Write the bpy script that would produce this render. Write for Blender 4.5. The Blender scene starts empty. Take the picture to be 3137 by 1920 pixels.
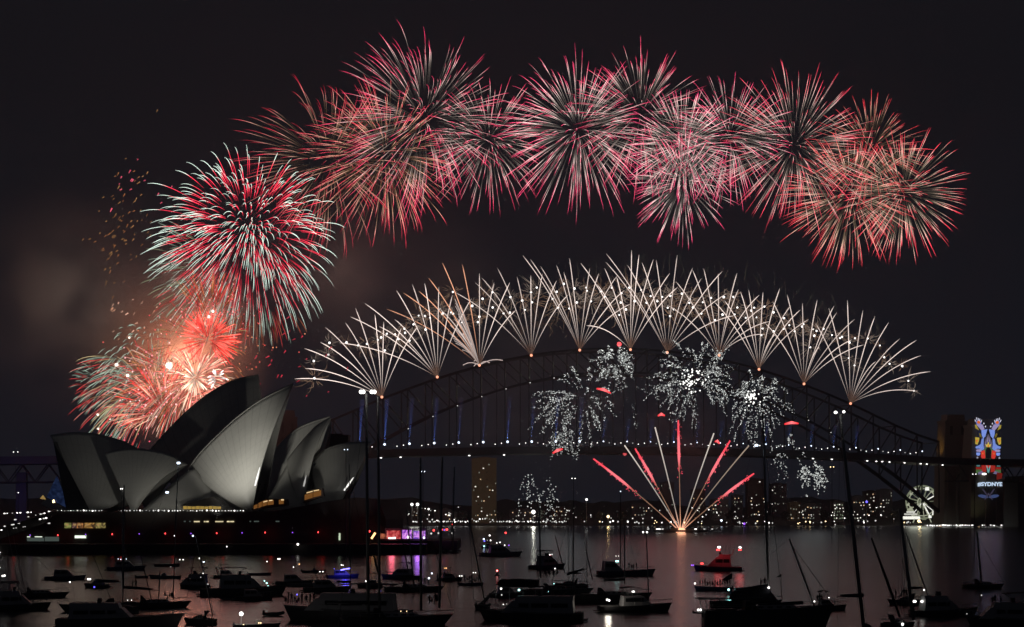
import bpy, math, random
from mathutils import Vector, Matrix, noise
random.seed(7)
SC = bpy.context.scene
COL = SC.collection
R = math.radians

# ------------------------------------------------------------------ camera, sky, exposure
F = 5460.0          # focal length in pixels of the 3137 px wide photograph
CX, HY = 1568.5, 1544.0
CAMZ = 18.0
cam = bpy.data.cameras.new("camera")
cam.sensor_width = 36.0
cam.lens = F / 3137.0 * 36.0
cam.shift_y = (HY - 960.0) / 3137.0
cam.clip_start = 1.0
cam.clip_end = 30000.0
camo = bpy.data.objects.new("camera", cam)
COL.objects.link(camo)
camo.location = (0, 0, CAMZ)
camo.rotation_euler = (R(90), 0, 0)
SC.camera = camo

world = bpy.data.worlds.new("World")
SC.world = world
world.use_nodes = True
nt = world.node_tree
nt.nodes.clear()
wo = nt.nodes.new("ShaderNodeOutputWorld")
bg = nt.nodes.new("ShaderNodeBackground")
tc = nt.nodes.new("ShaderNodeTexCoord")
sx = nt.nodes.new("ShaderNodeSeparateXYZ")
mr = nt.nodes.new("ShaderNodeMapRange")
mx = nt.nodes.new("ShaderNodeMix"); mx.data_type = 'RGBA'
nt.links.new(tc.outputs["Generated"], sx.inputs[0])
nt.links.new(sx.outputs["Z"], mr.inputs["Value"])
mr.inputs["From Min"].default_value = 0.0
mr.inputs["From Max"].default_value = 0.22
mx.inputs[6].default_value = (0.0085, 0.0100, 0.0155, 1)
mx.inputs[7].default_value = (0.0060, 0.0064, 0.0088, 1)
nt.links.new(mr.outputs[0], mx.inputs[0])
nt.links.new(mx.outputs[2], bg.inputs["Color"])
bg.inputs["Strength"].default_value = 1.0
nt.links.new(bg.outputs[0], wo.inputs["Surface"])

SC.view_settings.view_transform = 'Standard'
SC.view_settings.look = 'None'
SC.view_settings.exposure = 0.0
SC.view_settings.gamma = 1.0
SC.render.engine = 'CYCLES'
SC.cycles.max_bounces = 4
SC.cycles.diffuse_bounces = 1
SC.cycles.glossy_bounces = 2
SC.cycles.transmission_bounces = 2
SC.cycles.volume_bounces = 0
SC.cycles.transparent_max_bounces = 8
SC.cycles.sample_clamp_indirect = 1.5
SC.cycles.caustics_reflective = False
SC.cycles.use_denoising = True

# ------------------------------------------------------------------ helpers
def at(px, py, Y):
    return Vector(((px - CX) / F * Y, Y, CAMZ + (HY - py) / F * Y))

def depth(py):                      # distance of a point on the water seen at row py
    return F * CAMZ / (py - HY)

def V(x, y):                        # overview coordinates to photograph pixels
    return (x * 1.2731, y * 1.2731)

def light(name, kind, loc, power, color, radius=1.0, aim=None, angle=60, blend=0.5):
    d = bpy.data.lights.new(name, kind)
    d.energy = power
    d.color = color
    d.shadow_soft_size = radius
    if kind == 'SPOT':
        d.spot_size = R(angle); d.spot_blend = blend
    o = bpy.data.objects.new(name, d)
    COL.objects.link(o)
    o.location = loc
    if aim is not None:
        o.rotation_euler = (Vector(aim) - Vector(loc)).to_track_quat('-Z', 'Y').to_euler()
    return o

class MB:
    def __init__(s):
        s.v = []; s.f = []; s.c = []; s.uv = None
    def add(s, vs, fs, col=(1, 1, 1)):
        n = len(s.v)
        s.v += [tuple(p) for p in vs]
        s.f += [tuple(i + n for i in f) for f in fs]
        s.c += [col] * len(vs)
    def box(s, c, size, M=None, taper=1.0, col=(1, 1, 1)):
        hx, hy, hz = size[0] / 2, size[1] / 2, size[2] / 2
        vs = []
        for z, t in ((-hz, 1.0), (hz, taper)):
            for x, y in ((-1, -1), (1, -1), (1, 1), (-1, 1)):
                p = Vector((x * hx * t, y * hy * t, z))
                if M is not None: p = M @ p
                vs.append(Vector(c) + p)
        s.add(vs, [(0, 3, 2, 1), (4, 5, 6, 7), (0, 1, 5, 4), (1, 2, 6, 5), (2, 3, 7, 6), (3, 0, 4, 7)], col)
    def tube(s, pts, rad, n=5, cols=None, cap=True):
        pts = [Vector(p) for p in pts]
        m = len(pts)
        if not hasattr(rad, '__len__'): rad = [rad] * m
        base = len(s.v)
        up = Vector((0.13, 0.97, 0.21)).normalized()
        for i, p in enumerate(pts):
            d = (pts[min(i + 1, m - 1)] - pts[max(i - 1, 0)])
            if d.length < 1e-6: d = Vector((0, 0, 1))
            d.normalize()
            a = d.cross(up)
            if a.length < 1e-3: a = d.cross(Vector((1, 0, 0)))
            a.normalize(); b = d.cross(a)
            for k in range(n):
                w = 2 * math.pi * k / n
                s.v.append(tuple(p + (a * math.cos(w) + b * math.sin(w)) * rad[i]))
                s.c.append(cols[i] if cols else (1, 1, 1))
        for i in range(m - 1):
            for k in range(n):
                k2 = (k + 1) % n
                s.f.append((base + i * n + k, base + i * n + k2, base + (i + 1) * n + k2, base + (i + 1) * n + k))
        if cap:
            s.f.append(tuple(base + k for k in reversed(range(n))))
            s.f.append(tuple(base + (m - 1) * n + k for k in range(n)))
    def ball(s, c, r, col=(1, 1, 1), seg=6, sc=(1, 1, 1)):
        c = Vector(c); base = len(s.v); rings = max(2, seg // 2)
        s.v.append(tuple(c + Vector((0, 0, r * sc[2])))); s.c.append(col)
        for i in range(1, rings):
            th = math.pi * i / rings
            for k in range(seg):
                ph = 2 * math.pi * k / seg
                s.v.append(tuple(c + Vector((math.sin(th) * math.cos(ph) * sc[0], math.sin(th) * math.sin(ph) * sc[1], math.cos(th) * sc[2])) * r)); s.c.append(col)
        s.v.append(tuple(c - Vector((0, 0, r * sc[2])))); s.c.append(col)
        last = len(s.v) - 1
        for k in range(seg):
            s.f.append((base, base + 1 + k, base + 1 + (k + 1) % seg))
            s.f.append((last, base + 1 + (rings - 2) * seg + (k + 1) % seg, base + 1 + (rings - 2) * seg + k))
        for i in range(rings - 2):
            for k in range(seg):
                a = base + 1 + i * seg + k; b = base + 1 + i * seg + (k + 1) % seg
                s.f.append((a, a + seg, b + seg, b))
    def octa(s, c, r, col):
        c = Vector(c)
        s.add([c + Vector(d) * r for d in ((1, 0, 0), (-1, 0, 0), (0, 1, 0), (0, -1, 0), (0, 0, 1), (0, 0, -1))],
              [(0, 2, 4), (2, 1, 4), (1, 3, 4), (3, 0, 4), (2, 0, 5), (1, 2, 5), (3, 1, 5), (0, 3, 5)], col)
    def prism(s, poly, y0, y1, col=(1, 1, 1)):     # poly in (x, z), extruded along y
        n = len(poly)
        vs = [(x, y0, z) for x, z in poly] + [(x, y1, z) for x, z in poly]
        fs = [tuple(range(n)), tuple(reversed(range(n, 2 * n)))]
        fs += [(i, i + n, (i + 1) % n + n, (i + 1) % n) for i in range(n)]
        s.add(vs, fs, col)
    def mesh(s, name, mat, smooth=False, colors=False):
        me = bpy.data.meshes.new(name)
        me.from_pydata(s.v, [], s.f)
        if colors:
            at_ = me.color_attributes.new("Col", 'FLOAT_COLOR', 'POINT')
            buf = []
            for c in s.c: buf += [c[0], c[1], c[2], 1.0]
            at_.data.foreach_set("color", buf)
        if mat: me.materials.append(mat)
        if smooth:
            me.polygons.foreach_set("use_smooth", [True] * len(me.polygons))
        me.update()
        return me

def obj(name, data, parent=None, loc=(0, 0, 0), rz=0.0):
    o = bpy.data.objects.new(name, data)
    COL.objects.link(o)
    o.location = loc
    o.rotation_euler = (0, 0, rz)
    if parent is not None: o.parent = parent
    return o

def part(name, mb, mat, parent, smooth=False, colors=False, label=None):
    o = obj(name, mb.mesh(name, mat, smooth, colors), parent)
    if label: o["label"] = label
    return o

def tag(o, label, cat, group=None, kind=None):
    o["label"] = label; o["category"] = cat
    if group: o["group"] = group
    if kind: o["kind"] = kind
    return o

def thing(name, label, cat, loc=(0, 0, 0), rz=0.0, group=None):
    return tag(obj(name, None, None, loc, rz), label, cat, group)

def copy_tree(o, parent=None):
    c = o.copy(); COL.objects.link(c); c.parent = parent
    for ch in list(o.children): copy_tree(ch, c)
    return c

# ------------------------------------------------------------------ materials
def mat(name, color, rough=0.6, metal=0.0, nscale=0.0, namt=0.25, bump=0.0, spec=0.5):
    m = bpy.data.materials.new(name); m.use_nodes = True
    t = m.node_tree; b = t.nodes["Principled BSDF"]
    b.inputs["Roughness"].default_value = rough
    b.inputs["Metallic"].default_value = metal
    b.inputs["Specular IOR Level"].default_value = spec
    b.inputs["Base Color"].default_value = (*color, 1)
    if nscale:
        tc = t.nodes.new("ShaderNodeTexCoord"); n = t.nodes.new("ShaderNodeTexNoise")
        n.inputs["Scale"].default_value = nscale; n.inputs["Detail"].default_value = 5
        t.links.new(tc.outputs["Object"], n.inputs["Vector"])
        r = t.nodes.new("ShaderNodeMapRange")
        r.inputs["To Min"].default_value = 1 - namt; r.inputs["To Max"].default_value = 1 + namt
        t.links.new(n.outputs["Fac"], r.inputs["Value"])
        mu = t.nodes.new("ShaderNodeVectorMath"); mu.operation = 'SCALE'
        mu.inputs[0].default_value = color
        t.links.new(r.outputs[0], mu.inputs["Scale"])
        t.links.new(mu.outputs[0], b.inputs["Base Color"])
        if bump:
            bp = t.nodes.new("ShaderNodeBump"); bp.inputs["Strength"].default_value = bump
            t.links.new(n.outputs["Fac"], bp.inputs["Height"]); t.links.new(bp.outputs[0], b.inputs["Normal"])
    return m

def emit(name, color, strength):
    m = bpy.data.materials.new(name); m.use_nodes = True
    t = m.node_tree; t.nodes.clear()
    o = t.nodes.new("ShaderNodeOutputMaterial"); e = t.nodes.new("ShaderNodeEmission")
    if color is None:
        a = t.nodes.new("ShaderNodeAttribute"); a.attribute_name = "Col"
        t.links.new(a.outputs["Color"], e.inputs["Color"])
    else:
        e.inputs["Color"].default_value = (*color, 1)
    e.inputs["Strength"].default_value = strength
    t.links.new(e.outputs[0], o.inputs["Surface"])
    m.cycles.emission_sampling = 'NONE'
    return m

SPARK = emit("spark_light", None, 1.0)
LAMP = {k: emit("lamp_" + k, c, s) for k, c, s in (
    ("white", (1, .97, .92), 3.2), ("cool", (.72, .83, 1), 3.4), ("warm", (1, .72, .38), 4), ("red", (1, .06, .06), 3.5),
    ("blue", (.12, .1, 1), 3.5), ("purple", (.35, .1, 1), 1.6), ("teal", (.45, 1, .95), 4), ("dim", (.9, .9, .85), 1.0), ("orange", (1, .5, .2), 3))}
STEEL = mat("bridge_steel", (.028, .030, .038), .6, .0, .3, .15)
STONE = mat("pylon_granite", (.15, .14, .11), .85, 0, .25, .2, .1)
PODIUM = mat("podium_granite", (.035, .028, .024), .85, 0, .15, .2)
DARKGLASS = mat("dark_glass", (.02, .022, .028), .15)
GLASSBLUE = mat("blue_glass", (.04, .07, .16), .2)
LAND = mat("dark_bush_land", (.05, .052, .045), .95, 0, .05, .4)
HULL = [mat("hull_white", (.5, .5, .5), .55, 0, .8, .12), mat("hull_navy", (.05, .06, .14), .4), mat("hull_grey", (.25, .25, .26), .5),
        mat("hull_black", (.06, .06, .065), .4)]
DECK = mat("boat_deck", (.09, .085, .08), .7, 0, 1.5, .2)
CABIN = mat("boat_cabin", (.35, .35, .36), .5)
CANVAS = mat("boat_canvas", (.018, .02, .03), .9, 0, 2, .2)
ALU = mat("mast_metal", (.3, .3, .3), .45, .3)
ROPE = mat("rigging_wire", (.04, .04, .04), .6)
RUBBER = mat("dinghy_rubber", (.07, .07, .075), .7)
CLOTH = mat("dark_clothes", (.02, .02, .025), .9)
BUILD = [mat("building_wall_" + n, c, .85, 0, .1, .15) for n, c in (("buff", (.20, .17, .10)), ("grey", (.10, .10, .11)), ("brown", (.09, .07, .06)), ("pale", (.16, .16, .16)))]

# ------------------------------------------------------------------ water, land
def water():
    mb = MB()
    mb.add([(-3000, -200, 0), (3000, -200, 0), (3000, 3500, 0), (-3000, 3500, 0)], [(0, 1, 2, 3)])
    m = bpy.data.materials.new("harbour_water"); m.use_nodes = True
    t = m.node_tree; b = t.nodes["Principled BSDF"]
    b.inputs["Base Color"].default_value = (.012, .013, .016, 1)
    b.inputs["Roughness"].default_value = .2
    b.inputs["IOR"].default_value = 1.33
    tc = t.nodes.new("ShaderNodeTexCoord")
    last = None
    for sc_, st, dist in (((.035, .16, 1), .4, .9), ((.3, 1.0, 1), .4, .2), ((1.6, 3.4, 1), .35, .05)):
        mp = t.nodes.new("ShaderNodeMapping"); mp.inputs["Scale"].default_value = sc_
        n = t.nodes.new("ShaderNodeTexNoise"); n.inputs["Scale"].default_value = 1.0; n.inputs["Detail"].default_value = 3
        bp = t.nodes.new("ShaderNodeBump"); bp.inputs["Strength"].default_value = st; bp.inputs["Distance"].default_value = dist
        t.links.new(tc.outputs["Object"], mp.inputs[0]); t.links.new(mp.outputs[0], n.inputs["Vector"])
        t.links.new(n.outputs["Fac"], bp.inputs["Height"])
        if last: t.links.new(last.outputs[0], bp.inputs["Normal"])
        last = bp
    t.links.new(last.outputs[0], b.inputs["Normal"])
    o = obj("water", mb.mesh("water", m)); o["kind"] = "structure"
water()

def ground_strip(name, x0, x1, y0, y1, hfun, nx=80, ny=14):
    mb = MB()
    vs = []
    for j in range(ny + 1):
        for i in range(nx + 1):
            x = x0 + (x1 - x0) * i / nx; v = j / ny; y = y0 + (y1 - y0) * v
            vs.append((x, y, hfun(x, y, v)))
    fs = [(j * (nx + 1) + i, j * (nx + 1) + i + 1, (j + 1) * (nx + 1) + i + 1, (j + 1) * (nx + 1) + i) for j in range(ny) for i in range(nx)]
    mb.add(vs, fs)
    o = obj(name, mb.mesh(name, LAND, True)); o["kind"] = "structure"
    return o

def shore_h(x, y, v):
    if v <= 0: return -1.0
    base = 2.2 if v < .05 else 2.2 + 26 * (v - .05) ** .8
    px = CX + x / y * F
    side = .6 + .5 * noise.noise(Vector((x * .006, 3.1, 0))) + (.35 if px > 2300 else 0)
    return max(2.2, base * (.35 + side * .55 + .5 * noise.noise(Vector((x * .011 + 3, y * .006, 4))) + .22 * noise.noise(Vector((x * .05, y * .02, 9))))) if v > .06 else 2.2
ground_strip("terrain", -900, 900, 1490, 2300, shore_h, 240, 16)
def left_h(x, y, v):
    return -1 if v <= 0 else 3 + 22 * v + 3 * noise.noise(Vector((x * .02, y * .02, 2)))
ground_strip("hill", -1100, -250, 1180, 1900, left_h, 50, 10)

# ------------------------------------------------------------------ bridge
BX0, BY0, BDX, BDY = -93.2, 1286.0, 17.62, 3.775
TH = math.atan2(BDY, BDX)
NX, NY = -math.sin(TH), math.cos(TH)
def bp_(i, z, w=0.0):               # panel index, height, offset across the deck
    return Vector((BX0 + BDX * i + NX * w, BY0 + BDY * i + NY * w, z))
TOPZ = [133.5, 133.1, 132, 130, 127.2, 123.6, 119.2, 114, 108, 101.4, 94.4, 86.5, 78.5, 71.5, 66]
def ztop(j): return TOPZ[abs(j)]
def zbot(j): return 116 - .53 * j * j
def zdeck(i):
    j = abs(i - 10)
    return 61 - .034 * j * j if j <= 14 else 54.3 - .3 * (j - 14)

bridge = thing("arch_bridge", "long dark steel arch bridge with lamps along its deck", "bridge")
for w, tn in ((0, 0), (30, 1)):
    mt = MB(); mb2 = MB()
    for j in range(-14, 14):
        for mbx, zf, r in ((mt, ztop, .75), (mb2, zbot, .8)):
            a = bp_(j + 10, zf(j), w); b = bp_(j + 11, zf(j + 1), w)
            d = b - a
            M = Matrix.Rotation(TH, 3, 'Z') @ Matrix.Rotation(-math.atan2(d.z, math.hypot(d.x, d.y)), 3, 'Y')
            mbx.box((a + b) / 2, (d.length + .6, 1.4, r * (3.2 if (j >= 10 or j <= -11) and mbx is mb2 else 2)), M)
    part("top_chord", mt, STEEL, bridge); part("bottom_chord", mb2, STEEL, bridge)
    for j in range(-14, 15):
        mb = MB(); mb.tube([bp_(j + 10, zbot(j), w), bp_(j + 10, ztop(j), w)], .55, 4); part("truss_post", mb, STEEL, bridge)
    for j in range(0, 14):
        for s in (-1, 1):
            mb = MB(); mb.tube([bp_(10 + s * j, zbot(j), w), bp_(10 + s * (j + 1), ztop(j + 1), w)], .5, 4); part("truss_diagonal", mb, STEEL, bridge)
    for j in range(-9, 10):
        mb = MB(); mb.tube([bp_(10 + j, zdeck(10 + j), w), bp_(10 + j, zbot(j), w)], .38, 4); part("hanger", mb, STEEL, bridge)
for j in range(-14, 15, 2):         # cross bracing between the two trusses
    mb = MB()
    mb.tube([bp_(j + 10, ztop(j) - .5, 0), bp_(j + 10, ztop(j) - .5, 30)], .4, 4); part("cross_beam", mb, STEEL, bridge)
deck = MB()
for i in range(-16, 34):
    a = bp_(i, zdeck(i), 15); b = bp_(i + 1, zdeck(i + 1), 15)
    d = b - a; M = Matrix.Rotation(TH, 3, 'Z') @ Matrix.Rotation(-math.atan2(d.z, math.hypot(d.x, d.y)), 3, 'Y')
    deck.box((a + b) / 2 - Vector((0, 0, 3)), (d.length + .05, 42, 5.2), M)
part("deck", deck, STEEL, bridge)
for i in list(range(-16, -4)) + list(range(25, 34)):    # approach trusses under the deck
    z0, z1 = zdeck(i) - 5.6, zdeck(i) - 18
    for w in (2, 28):
        mb = MB(); mb.tube([bp_(i, z0, w), bp_(i + .5, z1, w), bp_(i + 1, z0, w)], .55, 4)
        mb.tube([bp_(i, z1, w), bp_(i + 1, z1, w)], .6, 4)
        part("approach_truss", mb, STEEL, bridge)
for i in (-14, -9.6, 28, 32.4):
    mb = MB(); mb.box(bp_(i, 18, 15), (8, 26, 44), Matrix.Rotation(TH, 3, 'Z'), .8); part("approach_pier", mb, STEEL, bridge)

lamp_mesh = {}
def lampmesh(kind, r, sc=(1, 1, 1), seg=8):
    k = (kind, round(r, 3), sc)
    if k not in lamp_mesh:
        mb = MB(); mb.ball((0, 0, 0), r, seg=seg, sc=sc); lamp_mesh[k] = mb.mesh("lamp_bulb", LAMP[kind], True)
    return lamp_mesh[k]
def mist_mat(name, dens):
    m = bpy.data.materials.new(name); m.use_nodes = True; t = m.node_tree; t.nodes.clear()
    out = t.nodes.new("ShaderNodeOutputMaterial"); v = t.nodes.new("ShaderNodeVolumePrincipled"); v.inputs["Density"].default_value = dens
    v.inputs["Color"].default_value = (.9, .9, .9, 1); t.links.new(v.outputs[0], out.inputs["Volume"]); return m
MIST = mist_mat("beam_smoke", .035)
def beam(a, b, r0, r1, power, color, name):
    # a floodlight plus a dense smoke cone added to make its beam visible
    d = (b - a); mb = MB(); mb.tube([a, a + d * .33, a + d * .66, b], [r0, r0 + (r1 - r0) * .33, r0 + (r1 - r0) * .66, r1], 8)
    part("beam_cone", mb, MIST, bridge, True)["kind"] = "stuff"
    ang = math.degrees(2 * math.atan(r1 / d.length)) * 1.1
    light(name, 'SPOT', a - d.normalized() * 1.0, power, color, .2, aim=b, angle=ang, blend=.6)
# floodlights at the feet of the hangers and on the lower chord
for i in range(-2, 24):
    if 9 < i < 18 and i % 2: kind_, r_ = "cool", .4
    else: kind_, r_ = ("cool", .8) if i < 9 else ("cool", .5)
    o = obj("deck_floodlight", lampmesh(kind_, r_), bridge); o.location = bp_(i, zdeck(i) + 3.2, -9.0)
    if -1 <= i <= 20:
        pw_ = [2.4, 1.2, 1.2, .6, .4, 1.0, 1.0, 1.2, 1.0, 1.0][max(0, i)] if i < 9 else .16
        beam(bp_(i + .02, zdeck(i) + 4.0, -6.4), bp_(i + .12, zdeck(i) + (36 if i < 9 else 20), -7.4), .35, 2.0, 65000 * pw_, (.09, .22, 1), "sky_beam")
    for q in (.28, .52, .78):
        if i < 7 and q < .5: continue
        o = obj("road_lamp", lampmesh("dim" if q < .4 else "white", .33), bridge)
        o.location = bp_(i - 1 + q, zdeck(i) + 2.2 - (.8 if abs(q - .52) < .1 else 0), -6.5)
for x_ in (1163, 1223, 1432, 1538, 2480, 2537, 2577, 2645, 2673, 2691, 2713, 2759, 2808, 2827, 2875):
    i = (x_ - 1172.7) / (79.39 - .002935 * x_)
    o = obj("walkway_lamp", lampmesh("white", .45, (1.8, 1, .8)), bridge); o.location = bp_(i, zdeck(i) - 6.3, -6.8)
for j in range(-9, 10):
    if -2 < j < 2: continue
    s = 1 if j > 0 else -1
    n = bp_(10 + j, zbot(j) + 1.0, -1.2)
    beam(n + Vector((0, -.6, 0)), bp_(10 + j, zbot(j) + 15, -2.2), .3, .9, 5200, (.86, 1, .62), "truss_floodlight")
    e = bp_(10 + j + s * 1.0, ztop(j + s), -2.2); f = bp_(10 + j + s * .1, zbot(j) + 1, -2.0)
    beam(f, f.lerp(e, 16 / (e - f).length), .3, .9, 5200, (.86, 1, .62), "truss_floodlight")
    o = obj("truss_floodlight_lens", lampmesh("dim", .4), bridge); o.location = bp_(10 + j, zbot(j) - .6, -3.6)

light("viaduct_floodlight", 'SPOT', at(60, 1530, 1175), 16000, (.12, .16, 1), 2, aim=at(60, 1410, 1225), angle=130, blend=1)
# ------------------------------------------------------------------ pylons with the projection
def pylon(px, topy, Y, wpx, label, STONE=STONE, basez=2.0):
    k = F / Y
    c = at(px, HY, Y); topz = CAMZ + (HY - topy) / k
    t = thing("bridge_pylon", label, "pylon", (c.x, Y, 0), TH)
    w = wpx / k; dk = 54.0
    mb = MB(); mb.box((0, 0, (dk - 4 + basez) / 2), (w * 1.12, 20, dk - 4 - basez), None, .93); part("abutment", mb, STONE, t)
    for sx_ in (-.36, 0, .36):
        mb = MB(); mb.box((sx_ * w, -10.1, (dk - 10) / 2), (w * .13, 1.2, dk - 12)); part("buttress", mb, STONE, t)
    mb = MB(); mb.box((0, 0, dk - 3), (w * 1.1, 19.6, 2.2)); part("string_course", mb, STONE, t)
    mb = MB()
    mb.box((0, 0, (dk - 2 + topz - 7) / 2), (w, 16, topz - 7 - dk + 2), None, .88)
    mb.box((0, 0, topz - 6), (w * .93, 15, 2)); mb.box((0, 0, topz - 2.6), (w * .72, 11.5, 5.0), None, .93)
    part("tower", mb, STONE, t)
    for sx_ in (-.22, .22):
        mb = MB(); mb.box((sx_ * w, -7.4, topz - 13), (w * .1, .4, 7)); part("slot_window", mb, DARKGLASS, t)
    return t, k, w, topz
farp = pylon(2919, 1270, 1440, 84, "pale stone bridge pylon left of the one with the coloured projection")
nearp, kn, wn, _tz = pylon(3006, 1283, 1392, 98, "stone bridge pylon covered by a coloured light projection and hashtag")
pylon(878, 1257, 1290, 66, "stone pylon top, darkened as if unlit, showing between the two large sails", STEEL)  # granite given the darker steel colour, which puts its shade into the colour
tw = Vector((farp[0].location.x - 12.8, farp[0].location.y - 6, 58))
light("pylon_floodlight", 'SPOT', tw + Vector((-10, -5, -4)), 6000, (1, .5, .1), .4, aim=tw + Vector((4, 6, 9)), angle=50, blend=.8)
light("pylon_floodlight", 'SPOT', (farp[0].location.x, farp[0].location.y - 90, 5), 3200, (1, .95, .55), 2, aim=(farp[0].location.x + 10, farp[0].location.y, 40), angle=40, blend=1)

def projection():
    mb = MB(); Yf = -11.2
    def P(z): return (z - 667) / 4.31 / kn
    def Q(z): return CAMZ + (HY - (1250 + z / 4.31)) / kn
    layer = [0]
    def poly(pts, col, mirror=True, s=1.0):
        layer[0] += 1
        y = Yf - .02 * layer[0]
        for sg in ((1, -1) if mirror else (1,)):
            vs = [(P(667 + sg * (x - 651)), Q(y_)) for x, y_ in pts]
            mb.prism(vs, y, y + .015, tuple(c * s for c in col))
    def ell(cx, cy, rx, ry, col, mirror=True, n=10, s=1.0, rot=0):
        poly([(cx + rx * math.cos(a) * math.cos(rot) - ry * math.sin(a) * math.sin(rot), cy + rx * math.cos(a) * math.sin(rot) + ry * math.sin(a) * math.cos(rot)) for a in [2 * math.pi * q / n for q in range(n)]], col, mirror, s=s)
    BL = (.16, .24, .62); LI = (.35, .30, .55); RD = (.62, .04, .03); OR = (.8, .16, .03); YE = (.55, .42, .06); GR = (.07, .14, .05); TE = (.12, .33, .33); WH = (.75, .75, .9); GY = (.12, .10, .14); BK = (.006, .006, .008)
    ell(520, 197, 40, 34, BL); ell(520, 195, 26, 22, OR)
    for a, b, c in ((472, 175, .4), (490, 148, .1), (512, 158, 0), (533, 165, -.1), (555, 180, -.4)): ell(a, b, 6, 19, WH, rot=-c)
    poly([(480, 222), (572, 222), (602, 285), (560, 305)], LI); poly([(462, 225), (492, 235), (520, 300), (470, 275)], YE, s=.7)
    for a, b in ((590, 212), (613, 250)): ell(a, b, 8, 12, WH)
    poly([(555, 300), (640, 285), (612, 380), (580, 410), (560, 360)], BL, s=1.4); poly([(640, 300), (651, 285), (651, 350), (630, 340)], BK)
    poly([(520, 335), (548, 350), (560, 400), (530, 380)], YE, s=.35)
    poly([(468, 392), (526, 398), (520, 440), (500, 488), (468, 480)], YE); poly([(475, 430), (505, 420), (490, 470)], OR)
    poly([(560, 410), (590, 405), (585, 500), (600, 560), (545, 560), (500, 510), (545, 480)], BL, s=1.2)
    ell(515, 525, 46, 22, BL, s=1.3); ell(520, 566, 42, 20, LI); ell(510, 608, 30, 26, BL, s=1.5); ell(505, 545, 34, 5, BK); ell(508, 588, 30, 5, BK)
    poly([(651, 350), (610, 420), (590, 520), (651, 590)], GY); poly([(645, 380), (630, 440), (640, 470)], LI); poly([(620, 420), (604, 470), (612, 510)], LI, s=.6)
    poly([(651, 450), (636, 490), (610, 480), (622, 515), (651, 525)], YE, s=1.4); poly([(651, 480), (638, 512), (651, 520)], OR)
    ell(651, 600, 86, 84, GR, False); poly([(545, 575), (600, 560), (610, 660), (575, 690), (548, 650)], RD, s=1.1); ell(572, 605, 14, 10, OR)
    ell(651, 596, 42, 76, BK, False, 14); poly([(609, 596), (693, 596), (693, 668), (609, 668)], BK, False)
    poly([(590, 672), (712, 672), (716, 735), (690, 790), (612, 790), (588, 735)], RD, False); poly([(545, 705), (592, 690), (620, 790), (618, 850), (560, 840)], RD, s=.6)
    poly([(618, 745), (640, 780), (660, 860), (640, 850)], TE, s=1.3); ell(495, 662, 12, 16, WH, s=.5); poly([(478, 690), (536, 690), (532, 775), (482, 775)], TE, s=.6); poly([(495, 700), (515, 700), (520, 770)], WH, s=.7)
    poly([(474, 782), (545, 782), (552, 812), (474, 812)], RD, s=.45); poly([(474, 815), (552, 815), (560, 845), (474, 868)], GR); poly([(505, 850), (560, 832), (585, 868), (505, 880)], LI, s=.5)
    poly([(768, 850), (850, 862), (840, 930), (768, 950)], RD, False, s=.25)
    ell(575, 1165, 75, 22, BL, s=.28, rot=.15); ell(600, 1110, 60, 10, LI, s=.12, rot=.9); ell(628, 1165, 8, 60, LI, s=.15, rot=.6)
    part("light_projection", mb, SPARK, nearp, False, True, "symmetrical blue, red and yellow pattern")
    cu = bpy.data.curves.new("hashtag_text", 'FONT'); cu.body = "#SYDNYE"; cu.size = 1; cu.extrude = .03; cu.offset = .035
    to = bpy.data.objects.new("tmp", cu); COL.objects.link(to)
    bpy.context.view_layer.update()
    me = bpy.data.meshes.new_from_object(to.evaluated_get(bpy.context.evaluated_depsgraph_get()))
    bpy.data.objects.remove(to)
    xs = [v.co.x for v in me.vertices]; ys = [v.co.y for v in me.vertices]
    x0, x1, y0, y1 = min(xs), max(xs), min(ys), max(ys)
    X0, X1, Z0, Z1 = P(512 + 5), P(862 + 5), Q(1036), Q(978)
    for v in me.vertices:
        x, y, z = v.co
        v.co = (X0 + (x - x0) / (x1 - x0) * (X1 - X0), Yf - .3 - z * 2, Z0 + (y - y0) / (y1 - y0) * (Z1 - Z0))
    me.materials.clear(); me.materials.append(emit("hashtag_light", (.62, .78, 1), 1.1))
    obj("hashtag_lettering", me, nearp)
    b = obj("projector_lamp", lampmesh("white", 1.0, (2.1, 1, .8)), nearp); b.location = (P(600), Yf - 1.5, Q(873))
projection()

# ------------------------------------------------------------------ opera house
def screen_mat(name, c1, c2, st):
    m = emit(name, c1, st); t = m.node_tree
    tc = t.nodes.new("ShaderNodeTexCoord"); n = t.nodes.new("ShaderNodeTexNoise"); n.inputs["Scale"].default_value = .45; n.inputs["Distortion"].default_value = 2
    rp = t.nodes.new("ShaderNodeValToRGB"); rp.color_ramp.elements[0].position = .38; rp.color_ramp.elements[1].position = .66
    rp.color_ramp.elements[0].color = (*c2, 1); rp.color_ramp.elements[1].color = (*c1, 1)
    t.links.new(tc.outputs["Object"], n.inputs[0]); t.links.new(n.outputs[0], rp.inputs[0]); t.links.new(rp.outputs[0], t.nodes["Emission"].inputs["Color"])
    return m
OY = 674.0; KO = F / OY
opera = thing("opera_house", "large concert hall with white sail roofs on a dark podium", "concert hall", (at(600, HY, OY).x, OY, 0))
OL = opera.location.copy()
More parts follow.
